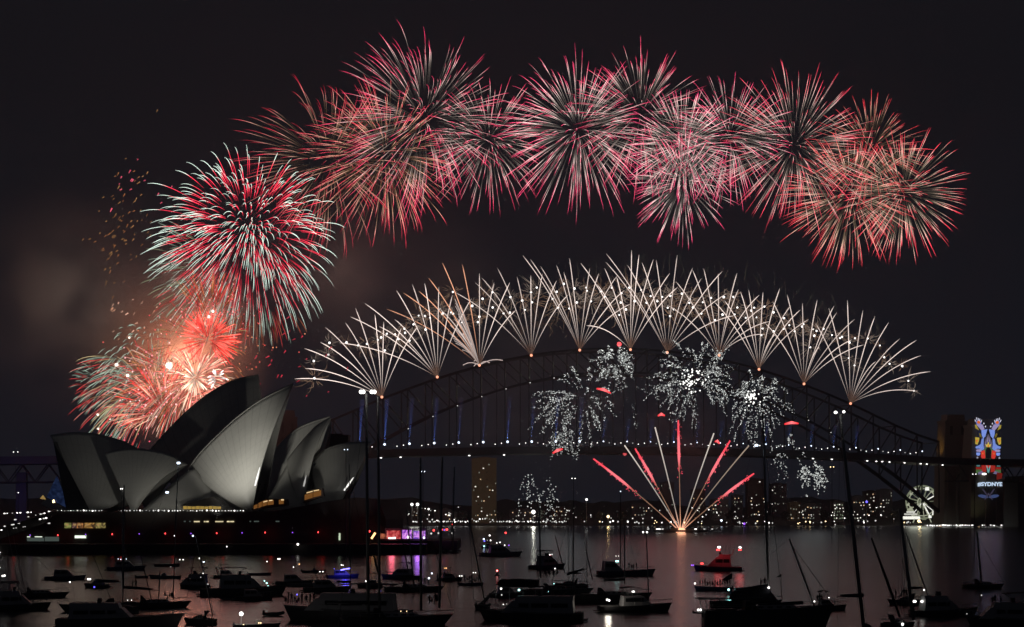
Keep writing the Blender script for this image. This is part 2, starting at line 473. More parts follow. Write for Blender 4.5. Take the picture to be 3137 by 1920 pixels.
def tile_mat(name, base):
    m = bpy.data.materials.new(name); m.use_nodes = True
    t = m.node_tree; b = t.nodes["Principled BSDF"]; b.inputs["Roughness"].default_value = .42
    uv = t.nodes.new("ShaderNodeUVMap"); uv.uv_map = "UVMap"
    sp = t.nodes.new("ShaderNodeSeparateXYZ"); t.links.new(uv.outputs[0], sp.inputs[0])
    def line(sock, n, wd):
        a = t.nodes.new("ShaderNodeMath"); a.operation = 'MULTIPLY'; a.inputs[1].default_value = n; t.links.new(sock, a.inputs[0])
        f = t.nodes.new("ShaderNodeMath"); f.operation = 'FRACT'; t.links.new(a.outputs[0], f.inputs[0])
        c = t.nodes.new("ShaderNodeMath"); c.operation = 'LESS_THAN'; c.inputs[1].default_value = wd; t.links.new(f.outputs[0], c.inputs[0])
        return c
    l1 = line(sp.outputs["X"], 15, .07); l2 = line(sp.outputs["Y"], 13, .035)
    ad = t.nodes.new("ShaderNodeMath"); ad.operation = 'MAXIMUM'; t.links.new(l1.outputs[0], ad.inputs[0]); t.links.new(l2.outputs[0], ad.inputs[1])
    tc = t.nodes.new("ShaderNodeTexCoord"); n = t.nodes.new("ShaderNodeTexNoise"); n.inputs["Scale"].default_value = .12; n.inputs["Detail"].default_value = 6
    t.links.new(tc.outputs["Object"], n.inputs["Vector"])
    r = t.nodes.new("ShaderNodeMapRange"); r.inputs["To Min"].default_value = .86; r.inputs["To Max"].default_value = 1.1; t.links.new(n.outputs["Fac"], r.inputs["Value"])
    mu = t.nodes.new("ShaderNodeVectorMath"); mu.operation = 'SCALE'; mu.inputs[0].default_value = base; t.links.new(r.outputs[0], mu.inputs["Scale"])
    mxx = t.nodes.new("ShaderNodeMix"); mxx.data_type = 'RGBA'
    t.links.new(ad.outputs[0], mxx.inputs[0]); t.links.new(mu.outputs[0], mxx.inputs[6]); mxx.inputs[7].default_value = (*[c * .76 for c in base], 1)
    t.links.new(mxx.outputs[2], b.inputs["Base Color"])
    return m
TILE = tile_mat("sail_tiles", (.66, .65, .60))

def bez(a, c, b, t):
    return a * (1 - t) ** 2 + c * 2 * t * (1 - t) + b * t * t
def catmull(pts, t):
    n = len(pts) - 1; x = min(max(t, 0), 1) * n; i = min(int(x), n - 1); u = x - i
    p0 = pts[max(i - 1, 0)]; p1 = pts[i]; p2 = pts[i + 1]; p3 = pts[min(i + 2, n)]
    return .5 * ((2 * p1) + (p2 - p0) * u + (2 * p0 - 5 * p1 + 4 * p2 - p3) * u * u + (3 * p1 - p0 - 3 * p2 + p3) * u ** 3)

def sail(ridge, foot, lc, rc, Y, D, name="sail", back=True):
    """ridge: photo points from the low end to the tip; foot: pedestal; lc/rc: mid points of the two side edges;
    Y: distance of the pedestal, D: how far behind it the ridge runs. The far half mirrors the near one across the ridge."""
    rd = [Vector(p) for p in ridge]; ft = Vector(foot)
    def ctrl(mid, end): m = Vector(mid); return 2 * m - (ft + end) / 2
    c0, c1 = ctrl(lc, rd[0]), ctrl(rc, rd[-1])
    ns, nt_ = 26, 20
    objs = []
    for side in (0, 1):
        mb = MB(); uvs = []
        vs = []
        for i in range(ns + 1):
            s = i / ns; e = catmull(rd, s)
            c = c0.lerp(c1, s)
            for q in range(nt_ + 1):
                t_ = q / nt_
                p = bez(ft, c, e, t_)
                g = 1 - math.cos(t_ * math.pi / 2)
                dy = D * g - D * .16 * math.sin(math.pi * t_) * math.sin(math.pi * s)
                w = at(p.x, p.y, Y + dy)
                if side == 1: w.y = 2 * (Y + D) - w.y + .05
                vs.append(w - OL); uvs.append((s, t_))
        fs = []
        for i in range(ns):
            for q in range(nt_):
                a = i * (nt_ + 1) + q; b = a + nt_ + 1
                fs.append((a, b, b + 1, a + 1) if side == 0 else (a, a + 1, b + 1, b))
        mb.add(vs, fs)
        me = mb.mesh(name, TILE, True)
        ul = me.uv_layers.new(name="UVMap")
        for l in me.loops: ul.data[l.index].uv = uvs[l.vertex_index]
        if side == 1 and not back: continue
        objs.append(me)
    # join the two halves into one sail and give it thickness
    mb = MB(); uv_all = []
    for me in objs:
        mb.add([v.co for v in me.vertices], [tuple(p.vertices) for p in me.polygons])
        d = {}
        for l in me.loops: d[l.vertex_index] = tuple(me.uv_layers[0].data[l.index].uv)
        uv_all += [d.get(i, (0, 0)) for i in range(len(me.vertices))]
        bpy.data.meshes.remove(me)
    me = mb.mesh(name, TILE, True); ul = me.uv_layers.new(name="UVMap")
    for l in me.loops: ul.data[l.index].uv = uv_all[l.vertex_index]
    o = obj(name, me, opera)
    so = o.modifiers.new("thickness", 'SOLIDIFY'); so.thickness = .9; so.offset = -1
    return o
VV = lambda *p: [V(*q) for q in p]
# tall dark sail behind (unlit, farther hall)
sail(VV((352, 1090), (410, 1026), (460, 978), (510, 940), (565, 912), (622, 900)), V(600, 1225), V(450, 1190), V(622, 1080), OY + 62, 16)
# big lit sail
sail(VV((452, 1126), (476, 1092), (520, 1046), (570, 1001), (630, 958), (705, 921)), V(607, 1236), V(520, 1186), V(641, 1083), OY - 6, 17)
# left pair
sail(VV((348, 1092), (300, 1066), (240, 1048), (180, 1043), (122, 1050)), V(222, 1230), V(310, 1190), V(165, 1128), OY + 20, 14)
sail(VV((450, 1121), (414, 1100), (367, 1087), (319, 1082), (287, 1084), (253, 1092)), V(322, 1232), V(380, 1160), V(288, 1165), OY, 13)
# dark sail right of the big one and the lit one in front of it
sail([(800, 1440), (845, 1372), (900, 1318), (950, 1292), (1011, 1273)], (905, 1560), (800, 1520), (985, 1400), OY + 30, 13)
sail([(879, 1408), (905, 1374), (940, 1332), (972, 1300), (1012, 1277)], (928, 1560), (890, 1470), (965, 1385), OY + 2, 12)
# right hand sail
sail([(958, 1420), (985, 1382), (1030, 1362), (1080, 1353), (1136, 1352)], (1030, 1562), (968, 1500), (1098, 1440), OY + 4, 12)
# low infill vault between the left and the big sail
mb = MB()
def tri_vault(a, b, c, Y, D, n=12):
    a, b, c = Vector(a), Vector(b), Vector(c); vs = []; fs = []; idx = {}
    for i in range(n + 1):
        for j in range(n + 1 - i):
            u, v_ = i / n, j / n; w = 1 - u - v_
            p = a * u + b * v_ + c * w
            bul = 27 * u * v_ * w + 2.2 * (v_ * w)
            q = at(p.x, p.y, Y); idx[(i, j)] = len(vs); vs.append(Vector((q.x, Y + D * u - bul * 2.4, q.z)) - OL)
    for i in range(n):
        for j in range(n - i):
            fs.append((idx[(i, j)], idx[(i, j + 1)], idx[(i + 1, j)]))
            if j < n - i - 1: fs.append((idx[(i + 1, j)], idx[(i, j + 1)], idx[(i + 1, j + 1)]))
    return vs, fs
for a, b, c, Y_ in ((V(452, 1123), V(338, 1234), V(566, 1236), OY - 2), ((880, 1408), (806, 1562), (935, 1562), OY + 4), ((992, 1406), (935, 1562), (1056, 1562), OY + 6)):
    mb = MB(); mb.add(*tri_vault(a, b, c, Y_, 10))
    me = mb.mesh("infill_vault", TILE, True); me.uv_layers.new(name="UVMap")
    o = obj("infill_vault", me, opera); so = o.modifiers.new("thickness", 'SOLIDIFY'); so.thickness = .6
# glass mouths
def pane(pts, Y0, Y1, m, name="glass_wall"):
    vs = [at(x, y, Y0) - OL for x, y in pts]
    n = len(vs); mb = MB()
    vs2 = [v + Vector((0, Y1 - Y0, 0)) for v in vs]
    mb.add(vs + vs2, [tuple(range(n)), tuple(reversed(range(n, 2 * n)))] + [(i, i + n, (i + 1) % n + n, (i + 1) % n) for i in range(n)])
    return part(name, mb, m, opera)
pane(VV((128, 1062), (160, 1228), (219, 1228)), OY + 24, OY + 46, DARKGLASS)
pane([(640, 1500), (775, 1562), (800, 1480), (820, 1420), (850, 1330), (800, 1480), (795, 1562)][:3], OY + 12, OY + 30, DARKGLASS)
pane([(960, 1420), (955, 1550), (1040, 1562), (1070, 1500), (1110, 1400)], OY + 14, OY + 24, DARKGLASS)
# lit mouth edge strips on three sails
for pts, Y_ in (([(796, 1430), (788, 1462), (781, 1488)], OY - 9), ([(938, 1456), (933, 1478), (930, 1490)], OY - 2), ([(1083, 1462), (1070, 1480), (1054, 1502)], OY - 2)):
    mb = MB(); mb.tube([at(x, y, Y_) - OL for x, y in pts], [.1, .36, .28], 5)
    part("edge_light", mb, emit("edge_light", (1, .98, .93), 1.4 if pts[0][0] != 938 else .45), opera)
# small restaurant sail with blue glass on the far left
sail(VV((180, 1160), (165, 1152), (150, 1160), (128, 1185), (103, 1215)), V(165, 1232), V(182, 1200), V(125, 1225), OY + 50, 8, "small_sail")
pane(VV((136, 1145), (166, 1225), (112, 1196)), OY + 33, OY + 34, screen_mat("blue_lit_glass", (.012, .022, .06), (.004, .007, .022), 1.0))
pane([(122, 1527), (131, 1516), (140, 1530)], OY + 32, OY + 32.6, emit("gold_lit_glass", (.5, .32, .10), .6))
pane([(161, 1532), (165, 1530), (168, 1539), (161, 1540)], OY + 32, OY + 32.4, LAMP["warm"], "window")
# podium
def zo(py, Y=OY): return CAMZ + (HY - py) / (F / Y)
def xo(px, Y=OY): return (px - CX) / (F / Y)
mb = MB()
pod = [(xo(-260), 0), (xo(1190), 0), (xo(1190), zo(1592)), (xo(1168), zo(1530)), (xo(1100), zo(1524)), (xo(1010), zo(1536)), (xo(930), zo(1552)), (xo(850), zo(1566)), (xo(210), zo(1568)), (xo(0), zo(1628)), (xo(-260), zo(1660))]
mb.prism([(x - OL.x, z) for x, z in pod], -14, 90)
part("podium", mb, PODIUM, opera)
mb = MB(); mb.box((xo(540) - OL.x, -14.8, zo(1572)), (xo(870) - xo(215), 1.6, 1.4)); part("parapet", mb, PODIUM, opera)
mb = MB(); mb.box((xo(590) - OL.x, -24, 1.8), (xo(1196) - xo(-260), 22, 3.6)); part("broadwalk", mb, PODIUM, opera)
mb = MB(); mb.box((xo(1250) - OL.x, 8, zo(1668)), (xo(1405) - xo(1095), 50, 3.4)); part("forecourt_terrace", mb, PODIUM, opera)
mb = MB()
for q in range(8): mb.box((xo(1215 + q * 26) - OL.x, -14, 0), (.9, .9, 5.2))
part("terrace_piles", mb, PODIUM, opera)
for n_ in range(9):                  # monumental steps as thin ledges down the slope
    mb = MB()
    a = Vector((xo(205 - n_ * 3) - OL.x, -15.2 - n_ * .9, zo(1570 + n_ * 4))); b = Vector((xo(-20) - OL.x, -15.2 - n_ * .9, zo(1632 + n_ * 5)))
    mb.tube([a, b], .45, 4); part("stair_ledge", mb, PODIUM, opera)
# lit window strips
YEL = emit("window_gold", (.85, .55, .12), .42); ORG = emit("window_orange", (.75, .30, .07), .22); PALE = emit("window_pale", (.75, .85, .7), 1.6); DIMW = emit("window_dim", (.35, .45, .40), .16)
def win(x0, y0, x1, y1, m, Yo=-14.6, th=.3, skew=0):
    mb = MB()
    mb.prism([(xo(x0) - OL.x, zo(y1)), (xo(x1) - OL.x, zo(y1 - skew)), (xo(x1) - OL.x, zo(y0 - skew)), (xo(x0) - OL.x, zo(y0))], Yo, Yo + th)
    return part("window", mb, m, opera)
for q in range(9): win(579 + q * 12.8, 1550 + (q % 3) * .6, 590 + q * 12.8, 1559, YEL, -12)
mb = MB(); mb.prism([(xo(575) - OL.x, zo(1549)), (xo(700) - OL.x, zo(1549)), (xo(672) - OL.x, zo(1522)), (xo(585) - OL.x, zo(1543))], -14, -5); part("window_canopy", mb, PODIUM, opera)
for x0, y0, x1, y1, sk in ((797, 1548, 808, 1559, 4), (811, 1541, 821, 1556, 5), (823, 1535, 836, 1551, 4), (838, 1533, 856, 1547, 2), (872, 1531, 886, 1544, 1)):
    win(x0, y0, x1, y1, ORG, -16.8, .4, sk)
for x0, y0, x1, y1, sk in ((826, 1536, 838, 1539, 3), (843, 1532, 853, 1535, 1), (879, 1529, 887, 1533, 0), (955, 1509, 973, 1512, 5), (976, 1503, 992, 1506, 3)):
    win(x0, y0, x1, y1, emit("window_glow", (1, .7, .35), .9), -17.1, .3, sk)
win(949, 1516, 973, 1532, ORG, -16.9, .4, 7); win(975, 1508, 998, 1524, ORG, -16.9, .4, 6)
mb = MB(); mb.prism([(xo(790) - OL.x, zo(1562)), (xo(895) - OL.x, zo(1547)), (xo(893) - OL.x, zo(1530)), (xo(835) - OL.x, zo(1528)), (xo(800) - OL.x, zo(1545))], -16, -9); part("foyer_bay", mb, PODIUM, opera)
mb = MB(); mb.prism([(xo(944) - OL.x, zo(1540)), (xo(1004) - OL.x, zo(1520)), (xo(1000) - OL.x, zo(1496)), (xo(955) - OL.x, zo(1503))], -16, -9); part("foyer_bay", mb, PODIUM, opera)
for x0, x1 in ((615, 632), (645, 650), (652, 659), (679, 703), (714, 722), (724, 735)): win(x0, 1594.5, x1, 1598, emit("window_band", (.8, .68, .4), .8 + random.random() * .8))
for x0, x1 in ((585, 590), (601, 605), (782, 786), (795, 810), (860, 871)): win(x0, 1594, x1, 1597.5, DIMW)
for n_, (x0, x1) in enumerate(((227, 247), (250, 262), (264, 283), (287, 317), (320, 350))):
    win(x0, 1600, x1, 1616, screen_mat("lounge_window", [(.34, .36, .10), (.3, .16, .14), (.7, .30, .10), (.75, .4, .1), (.5, .4, .12)][n_], (.05, .03, .02), .7))
    win(x0 + 4, 1603, x0 + 12, 1608, emit("lounge_glow", (.5, .3, .12), .7), -14.9, .2)
win(258, 1638, 292, 1646, PALE); win(115, 1641, 124, 1643, PALE); win(138, 1641, 160, 1643, PALE); win(115, 1645, 165, 1655, DIMW); win(168, 1642, 210, 1655, DIMW); win(1049, 1631, 1054, 1652, emit("doorway_light", (.7, .85, .6), .9))
# phone lights held by people along the podium edge, lights on the steps
for n_ in range(62):
    x = 212 + n_ * 9.4 + random.uniform(-3, 3)
    if x > 772 or 344 < x < 390: continue
    o = obj("phone_light", lampmesh(random.choice(["white", "dim", "dim"]), random.choice([.14, .2, .28])), opera)
    o.location = Vector((xo(x) - OL.x, -15.9, zo(1563.5 + random.uniform(-.8, .8))))
for n_ in range(66):
    row = n_ % 4; u = random.random()
    x = 205 - u * 205; y = [1566, 1568, 1584, 1602][row] + u * [10, 46, 42, 30][row] * (1 if row else 1)
    if row == 1 and random.random() < .3: continue
    o = obj("stair_light", lampmesh(random.choice(["dim", "dim", "white"]), random.choice([.16, .24, .3]), (1.4, 1, .8)), opera)
    o.location = Vector((xo(x) - OL.x, -24, zo(y, OY - 24)))
RED_X = [(41, 1639), (208, 1637), (371, 1634), (530, 1632), (684, 1631), (829, 1629), (988, 1628)]
PUR_X = [(125, 1637), (291, 1635), (452, 1633), (607, 1632), (760, 1630), (911, 1629)]
for x, y in RED_X:
    o = obj("wall_lamp", lampmesh("red", .22, (1, 1, 1.5)), opera, Vector((xo(x) - OL.x, -15, zo(y)))); o["label"] = "red wall lamp"
    light("red_wall_wash", 'POINT', at(x, y + 6, OY - 17.5), 30, (1, .03, .02), .3)
for x, y in PUR_X:
    o = obj("wall_lamp", lampmesh("purple", .22), opera, Vector((xo(x) - OL.x, -15, zo(y)))); o["label"] = "purple wall lamp"
for x, y, r in ((22, 1694, .4), (71, 1694, .45), (84, 1692, .22), (948, 1667, .42), (742, 1674, .22), (591, 1641, .25), (48, 1654, .28)):
    o = obj("quay_lamp", lampmesh("white", r), opera, Vector((xo(x) - OL.x, -36.5, zo(y, OY - 36.5))))
# sail floodlights (stand on the podium and the quay)
for x, y, ax, ay, Yo, pw, an in ((660, 1582, 735, 1370, -62, 62000, 38), (800, 1580, 715, 1300, -55, 7000, 28), (500, 1582, 430, 1455, -60, 7600, 42), (300, 1582, 250, 1430, -55, 1100, 50),
                                 (1000, 1580, 945, 1390, -50, 11000, 30), (1120, 1580, 1060, 1450, -50, 2300, 40), (600, 1580, 560, 1500, -50, 2400, 40)):
    light("sail_floodlight", 'SPOT', at(x, y, OY + Yo), pw * 2.1, (1, .97, .88), 1.0, aim=at(ax, ay, OY + 5), angle=an, blend=1)

# stage with coloured screens on the terrace
stage = thing("open_stage", "small stage glowing red, pink and purple on the quay", "stage", tuple(at(1215, 1652, OY - 20)))
SL = stage.location.copy()
def sbox(name, x0, y0, x1, y1, m, Yo=0, d=.4):
    a = at(x0, y1, OY - 20) - SL; b = at(x1, y0, OY - 20) - SL
    mb = MB(); mb.box(((a.x + b.x) / 2, Yo, (a.z + b.z) / 2), (b.x - a.x, d, b.z - a.z)); return part(name, mb, m, stage)
sbox("screen", 1185, 1625, 1227, 1650, screen_mat("screen_red", (1, .22, .2), (.35, .01, .02), .9))
sbox("screen", 1162, 1634, 1184, 1650, screen_mat("screen_dark", (.7, .2, .1), (.06, .01, .01), .8))
sbox("screen", 1232, 1623, 1261, 1650, screen_mat("screen_pink", (.95, .4, 1), (.22, .03, .5), 1.0))
sbox("screen", 1267, 1626, 1303, 1650, screen_mat("screen_purple", (.85, .35, 1), (.07, .02, .5), .9))
sbox("stage_platform", 1158, 1650, 1310, 1655, PODIUM, 2, 12); sbox("stage_roof", 1180, 1619, 1306, 1622, PODIUM, 3, 9)
for x in (1181, 1229, 1264, 1305): sbox("post", x - 1, 1622, x + 1, 1650, PODIUM, -.5, .5)
for x0, y0, x1, y1 in ((1138, 1650, 1150, 1632), (1190, 1650, 1212, 1648)):
    mb = MB(); mb.tube([at(x0, y0, OY - 22) - SL, at(x1, y1, OY - 22) - SL], .4, 5); part("light_bar", mb, LAMP["orange"] if x0 == 1138 else LAMP["white"], stage)
for x, y, c, r in ((1132, 1627, "red", .4), (1252, 1645, "white", .6), (1298, 1647, "white", .45), (1329, 1624, "red", .4), (1354, 1622, "red", .35), (1369, 1622, "red", .45), (1361, 1623, "purple", .3), (1321, 1634, "dim", .35), (1343, 1633, "dim", .3), (1386, 1633, "dim", .35), (1387, 1606, "red", .3), (1163, 1631, "orange", .3)):
    o = obj("stage_lamp", lampmesh(c, r), stage); o.location = at(x, y, OY - 23) - SL
light("stage_glow", 'POINT', at(1200, 1640, OY - 24), 900, (1, .12, .2), 1)
light("stage_glow", 'POINT', at(1280, 1640, OY - 24), 900, (.45, .15, 1), 1)

# ------------------------------------------------------------------ far shore buildings and lights
TREE = LAND
def building(x0, x1, ytop, ybase, Y, m, nlit, label, roof='flat', group=None, cols=("white", "warm", "dim")):
    k = F / Y; a = at(x0, ybase, Y); b = at(x1, ytop, Y)
    W = b.x - a.x; H = max(b.z, 3)
    t = thing("shore_building", label, "building", ((a.x + b.x) / 2, Y, 0), 0, group)
    mb = MB(); mb.box((0, 8, H / 2), (W, 16, H)); part("wall", mb, m, t)
    mb = MB()
    if roof == 'flat': mb.box((0, 8, H + .6), (W * .5, 7, 1.2)); mb.box((0, 8, H + .1), (W + .6, 16.6, .5))
    else: mb.prism([(-W / 2 - .4, H), (W / 2 + .4, H), (0, H + W * .22)], -.4, 16.4)
    part("roof", mb, m, t)
    nx = max(3, int(W / 2.3)); nz = max(2, int((H - 3) / 3.1)); cells = [(i, j) for i in range(nx) for j in range(nz)]
    random.shuffle(cells)
    for (i, j) in cells[:nlit]:
        c = random.choice(cols); wv = random.uniform(.7, 1.3)
        o = obj("window", winmesh(c, wv), t); o.location = ((i + .5 + random.uniform(-.3, .3)) / nx * W - W / 2, -.12, 4 + (j + .5 + random.uniform(-.15, .15)) / nz * (H - 5))
    for (i, j) in cells[nlit:nlit + 6]:
        o = obj("window", winmesh("unlit", 1.1), t); o.location = ((i + .5) / nx * W - W / 2, -.12, 4 + (j + .5) / nz * (H - 5))
    return t
WM = {}
WMAT = {"white": emit("lit_window_white", (1, .97, .85), 1.5), "warm": emit("lit_window_warm", (1, .7, .4), 1.0), "dim": emit("lit_window_dim", (.6, .62, .5), .35), "unlit": DARKGLASS, "blue": emit("lit_window_blue", (.2, .4, 1), 1.2), "green": emit("lit_window_green", (.6, .75, .5), .35)}
def winmesh(c, w):
    k = (c, round(w, 1))
    if k not in WM:
        mb = MB(); mb.box((0, 0, 0), (k[1] * .85, .2, .8 if c in ("white", "warm") else 1.1)); WM[k] = mb.mesh("window", WMAT[c])
    return WM[k]
BL_ = [
 (1445, 1521, 1404, 1572, 1530, 0, 26, "tall buff apartment tower with scattered lit windows beneath the bridge deck", 'flat'),
 (1262, 1300, 1560, 1600, 1560, 2, 4, "low brown shed with dim windows behind the waterfront lights, nearest the stage", 'gable'),
 (1330, 1400, 1570, 1600, 1540, 1, 5, "long low grey building left of the tall apartment tower", 'gable'),
 (1560, 1640, 1562, 1600, 1545, 1, 12, "low grey building crowded with white lights beside the bright floodlight", 'flat'),
 (1690, 1745, 1556, 1600, 1550, 2, 12, "brown waterfront block full of warm lights right of the bright floodlight", 'flat'),
 (1935, 2000, 1546, 1600, 1580, 1, 14, "wide grey block with rows of lit windows left of the barge fireworks", 'flat'),
 (2025, 2065, 1478, 1585, 1640, 1, 5, "narrow dark tower behind the middle of the barge fireworks", 'flat'),
 (2120, 2160, 1500, 1600, 1620, 2, 8, "brown tower just right of the barge fireworks", 'flat'),
 (2180, 2232, 1530, 1600, 1570, 3, 10, "pale low block right of the barge fireworks near the purple lights", 'flat'),
 (2246, 2276, 1518, 1600, 1590, 1, 10, "narrow grey block with lit windows left of a tall yacht mast", 'flat'),
 (2290, 2345, 1468, 1600, 1640, 2, 16, "tall brown apartment block crossed by the thin mast", 'flat'),
 (2362, 2410, 1482, 1600, 1660, 1, 10, "grey tower between the thin mast and the white sparkles", 'flat'),
 (2420, 2452, 1540, 1600, 1570, 0, 9, "low buff block below the white sparkles", 'flat'),
 (2455, 2515, 1545, 1600, 1585, 3, 16, "pale wide block with dim rows of windows right of the white sparkles", 'flat'),
 (2553, 2586, 1538, 1592, 1560, 3, 26, "office block with bright greenish window rows beside the thick mast", 'flat'),
 (2612, 2650, 1520, 1600, 1600, 1, 14, "grey block with warm windows just right of the thick mast", 'flat'),
 (2652, 2690, 1505, 1600, 1630, 2, 16, "brown tower with blue roof light left of the ferris wheel", 'flat'),
 (2694, 2734, 1500, 1600, 1600, 1, 16, "grey block directly left of the lit ferris wheel", 'flat'),
 (3064, 3100, 1470, 1600, 1560, 2, 9, "dark brown block just right of the lit pylon", 'flat'),
 (3104, 3170, 1500, 1600, 1540, 1, 8, "dark grey block at the right edge of the photo", 'flat'),
]
for x0, x1, yt, yb, Y, mi, nl, lb, rf in BL_:
    building(x0, x1, yt, yb, Y, BUILD[mi], nl, lb, rf, cols=("green", "green", "white") if "greenish" in lb else ("white", "warm", "dim", "dim"))
building(985, 1066, 1333, 1560, 1050, BUILD[2], 0, "plain dark block standing behind the right hand sails")
light("tower_wash", 'SPOT', at(1483, 1600, 1440), 2400, (1, .9, .5), 3, aim=at(1483, 1490, 1530), angle=60, blend=1)
light("tower_wash", 'SPOT', at(2640, 1604, 1460), 2400, (.9, .95, .8), 3, aim=at(2640, 1550, 1600), angle=110, blend=1)

def shore_lamp(x, y, Y, c, r, name, label, group, post=False):
    t = thing(name, label, "light", tuple(at(x, y, Y)), 0, group)
    obj("bulb", lampmesh(c, r), t)
    if post:
        mb = MB(); mb.tube([(0, .3, 0), (0, .3, -(t.location.z - 2))], .16, 5); part("post", mb, ALU, t)
    else:
        mb = MB(); mb.box((0, .5 * r + .1, -r - .3), (.5 * r, .3, .8)); part("bracket", mb, ALU, t)
    return t
LB = "small white light in the row along the far waterfront"
xs_ = [(1265 + q * 5.2, 1597.5) for q in range(58)] + [(1570 + q * 4.4, 1598) for q in range(38)]
for x, y in xs_:
    if random.random() < .16: continue
    shore_lamp(x + random.uniform(-3, 3), y + random.choice([0, -1, 2, -4, -9]) * random.random(), 1478, random.choice(["dim", "white", "dim"]), random.choice([.35, .5, .62]), "waterfront_light", LB, "white lights along the far waterfront")
for q in range(64):
    shore_lamp(random.uniform(1745, 2830), random.gauss(1599, 3), 1478, random.choice(["dim", "dim", "white", "warm"]), random.choice([.35, .5, .65]), "waterfront_light", LB, "white lights along the far waterfront")
for q in range(62):
    shore_lamp(2835 + q * 4.1 + random.uniform(-2, 2) + (22 if q > 36 else 0), 1609 + random.uniform(-1.5, 1.2), 1420, random.choice(["dim", "white"]), random.choice([.3, .45, .55]), "quay_light", "small white light on the quay below the lit pylon", "white lights on the quay below the pylons")
for q in range(60):
    x = random.choice([random.gauss(1760, 60), random.uniform(1250, 1420), random.gauss(2650, 120), random.uniform(2000, 2500)]); y = random.uniform(1552, 1590)
    shore_lamp(x, y, 1500 - 6, random.choice(["dim", "dim", "white"]), random.choice([.35, .5]), "hillside_light", "tiny white light on the dark slope above the far waterfront", "lights scattered on the far slope")
for x, y, c, r, lb in ((1634, 1568, "white", 1.7, "brightest white floodlight on the far shore with a long reflection"),
                       (1863, 1582, "warm", 1.2, "round warm street lamp on the far shore left of the barge"),
                       (2815, 1596, "warm", 1.25, "warm orange lamp at the foot of the ferris wheel"), (2877, 1595, "orange", 1.2, "orange quay lamp just right of the ferris wheel"),
                       (2932, 1594, "white", 1.15, "white quay lamp below the left pylon"), (2999, 1595, "warm", .8, "small pinkish quay lamp below the projection"),
                       (3066, 1597, "white", .85, "white quay lamp right of the lit pylon"), (3121, 1596, "orange", 1.6, "large orange quay lamp near the right edge"),
                       (2210, 1594, "cool", .9, "small blue white lamp right of the barge fireworks"), (2280, 1604, "purple", 1.2, "glowing purple light on the far waterfront"),
                       (1262, 1545, "white", 1.2, "left one of two large white lamps above the stage"), (1279, 1545, "white", 1.3, "right one of two large white lamps above the stage"), (1313, 1559, "white", .8, "white lamp right of the pair above the stage"),
                       (1797, 1530, "white", 1.0, "white double lamp hanging left of the red rocket trail"), (2655, 1537, "blue", .9, "blue light on the block left of the ferris wheel")):
    if lb.startswith("glowing"): r = 1.0
    t = shore_lamp(x, y, 1470 if y > 1590 else 1480, c, r, "street_lamp", lb, None, True)
    if r >= 1.1 and c in ("white", "warm", "orange"):
        cc = {"white": (1, 1, .85), "warm": (1, .7, .3), "orange": (1, .5, .15)}[c]
        light("street_lamp_glow", 'POINT', Vector(t.location) + Vector((0, -3, 0)), 5000 if r > 1.65 else 1300, cc, 1.0)

# lit ferris wheel behind the foot of the arch
wh = thing("ferris_wheel", "brightly lit ferris wheel seen behind the end of the arch", "ferris wheel", tuple(at(2826, 1538, 1530)))
WG = emit("wheel_light", (.95, 1, .72), .42); WB = emit("wheel_light_bright", (1, 1, .92), 1.2)
rw = 50 / (F / 1530); WD = emit("wheel_light_dim", (.9, 1, .65), .22)
for r_, tk in ((rw, .8), (rw * .84, .45), (rw * .3, .5)):
    mb = MB(); mb.tube([(math.cos(a) * r_, 0, math.sin(a) * r_) for a in [2 * math.pi * q / 40 for q in range(41)]], tk, 5, cap=False); part("rim", mb, WG if r_ < rw else WD, wh)
for q in range(16):
    a = 2 * math.pi * q / 16 + .1
    mb = MB(); mb.tube([(math.cos(a) * rw * .1, 0, math.sin(a) * rw * .1), (math.cos(a) * rw, 0, math.sin(a) * rw)], .28 + .2 * (q % 2), 4); part("spoke", mb, random.choice([WG, WB, WD, WD]), wh)
    mb = MB(); c = Vector((math.cos(a) * rw * .93, -1.2, math.sin(a) * rw * .93 - 1)); z_ = random.uniform(.8, 1.9); mb.box(c, (2.2 * z_, 1.6, 1.9 * z_), None, .8); part("gondola", mb, random.choice([WG, WB, WD, WB]), wh)
for dx in (-1, 1):
    mb = MB(); mb.tube([(0, 1, 0), (dx * 9, 1, -rw - 6)], .5, 5); part("support_leg", mb, WG, wh)
for x0, y0, x1, y1, lb in ((2768, 1556, 2812, 1590, "lit pavilion with bright white tiers below the ferris wheel"),):
    t = thing("pavilion", lb, "pavilion", tuple(at((x0 + x1) / 2, y1, 1500)))
    k = F / 1500; W = (x1 - x0) / k; H = (y1 - y0) / k
    for q, (w_, h_, z_) in enumerate(((1, .26, .12), (.84, .16, .44), (.52, .13, .64))):
        mb = MB(); mb.box((0, 0, H * z_), (W * w_, 4, H * h_)); part("lit_tier", mb, emit("pavilion_light", (1, 1, .9), (1.2, .6, .8)[q]), t)
    mb = MB(); mb.prism([(-W * .2, H * .72), (W * .2, H * .72), (0, H * 1.15)], -2, 2); part("roof", mb, WG, t)
light("wheel_glow", 'POINT', at(2815, 1560, 1470), 2500, (.95, 1, .8), 8)

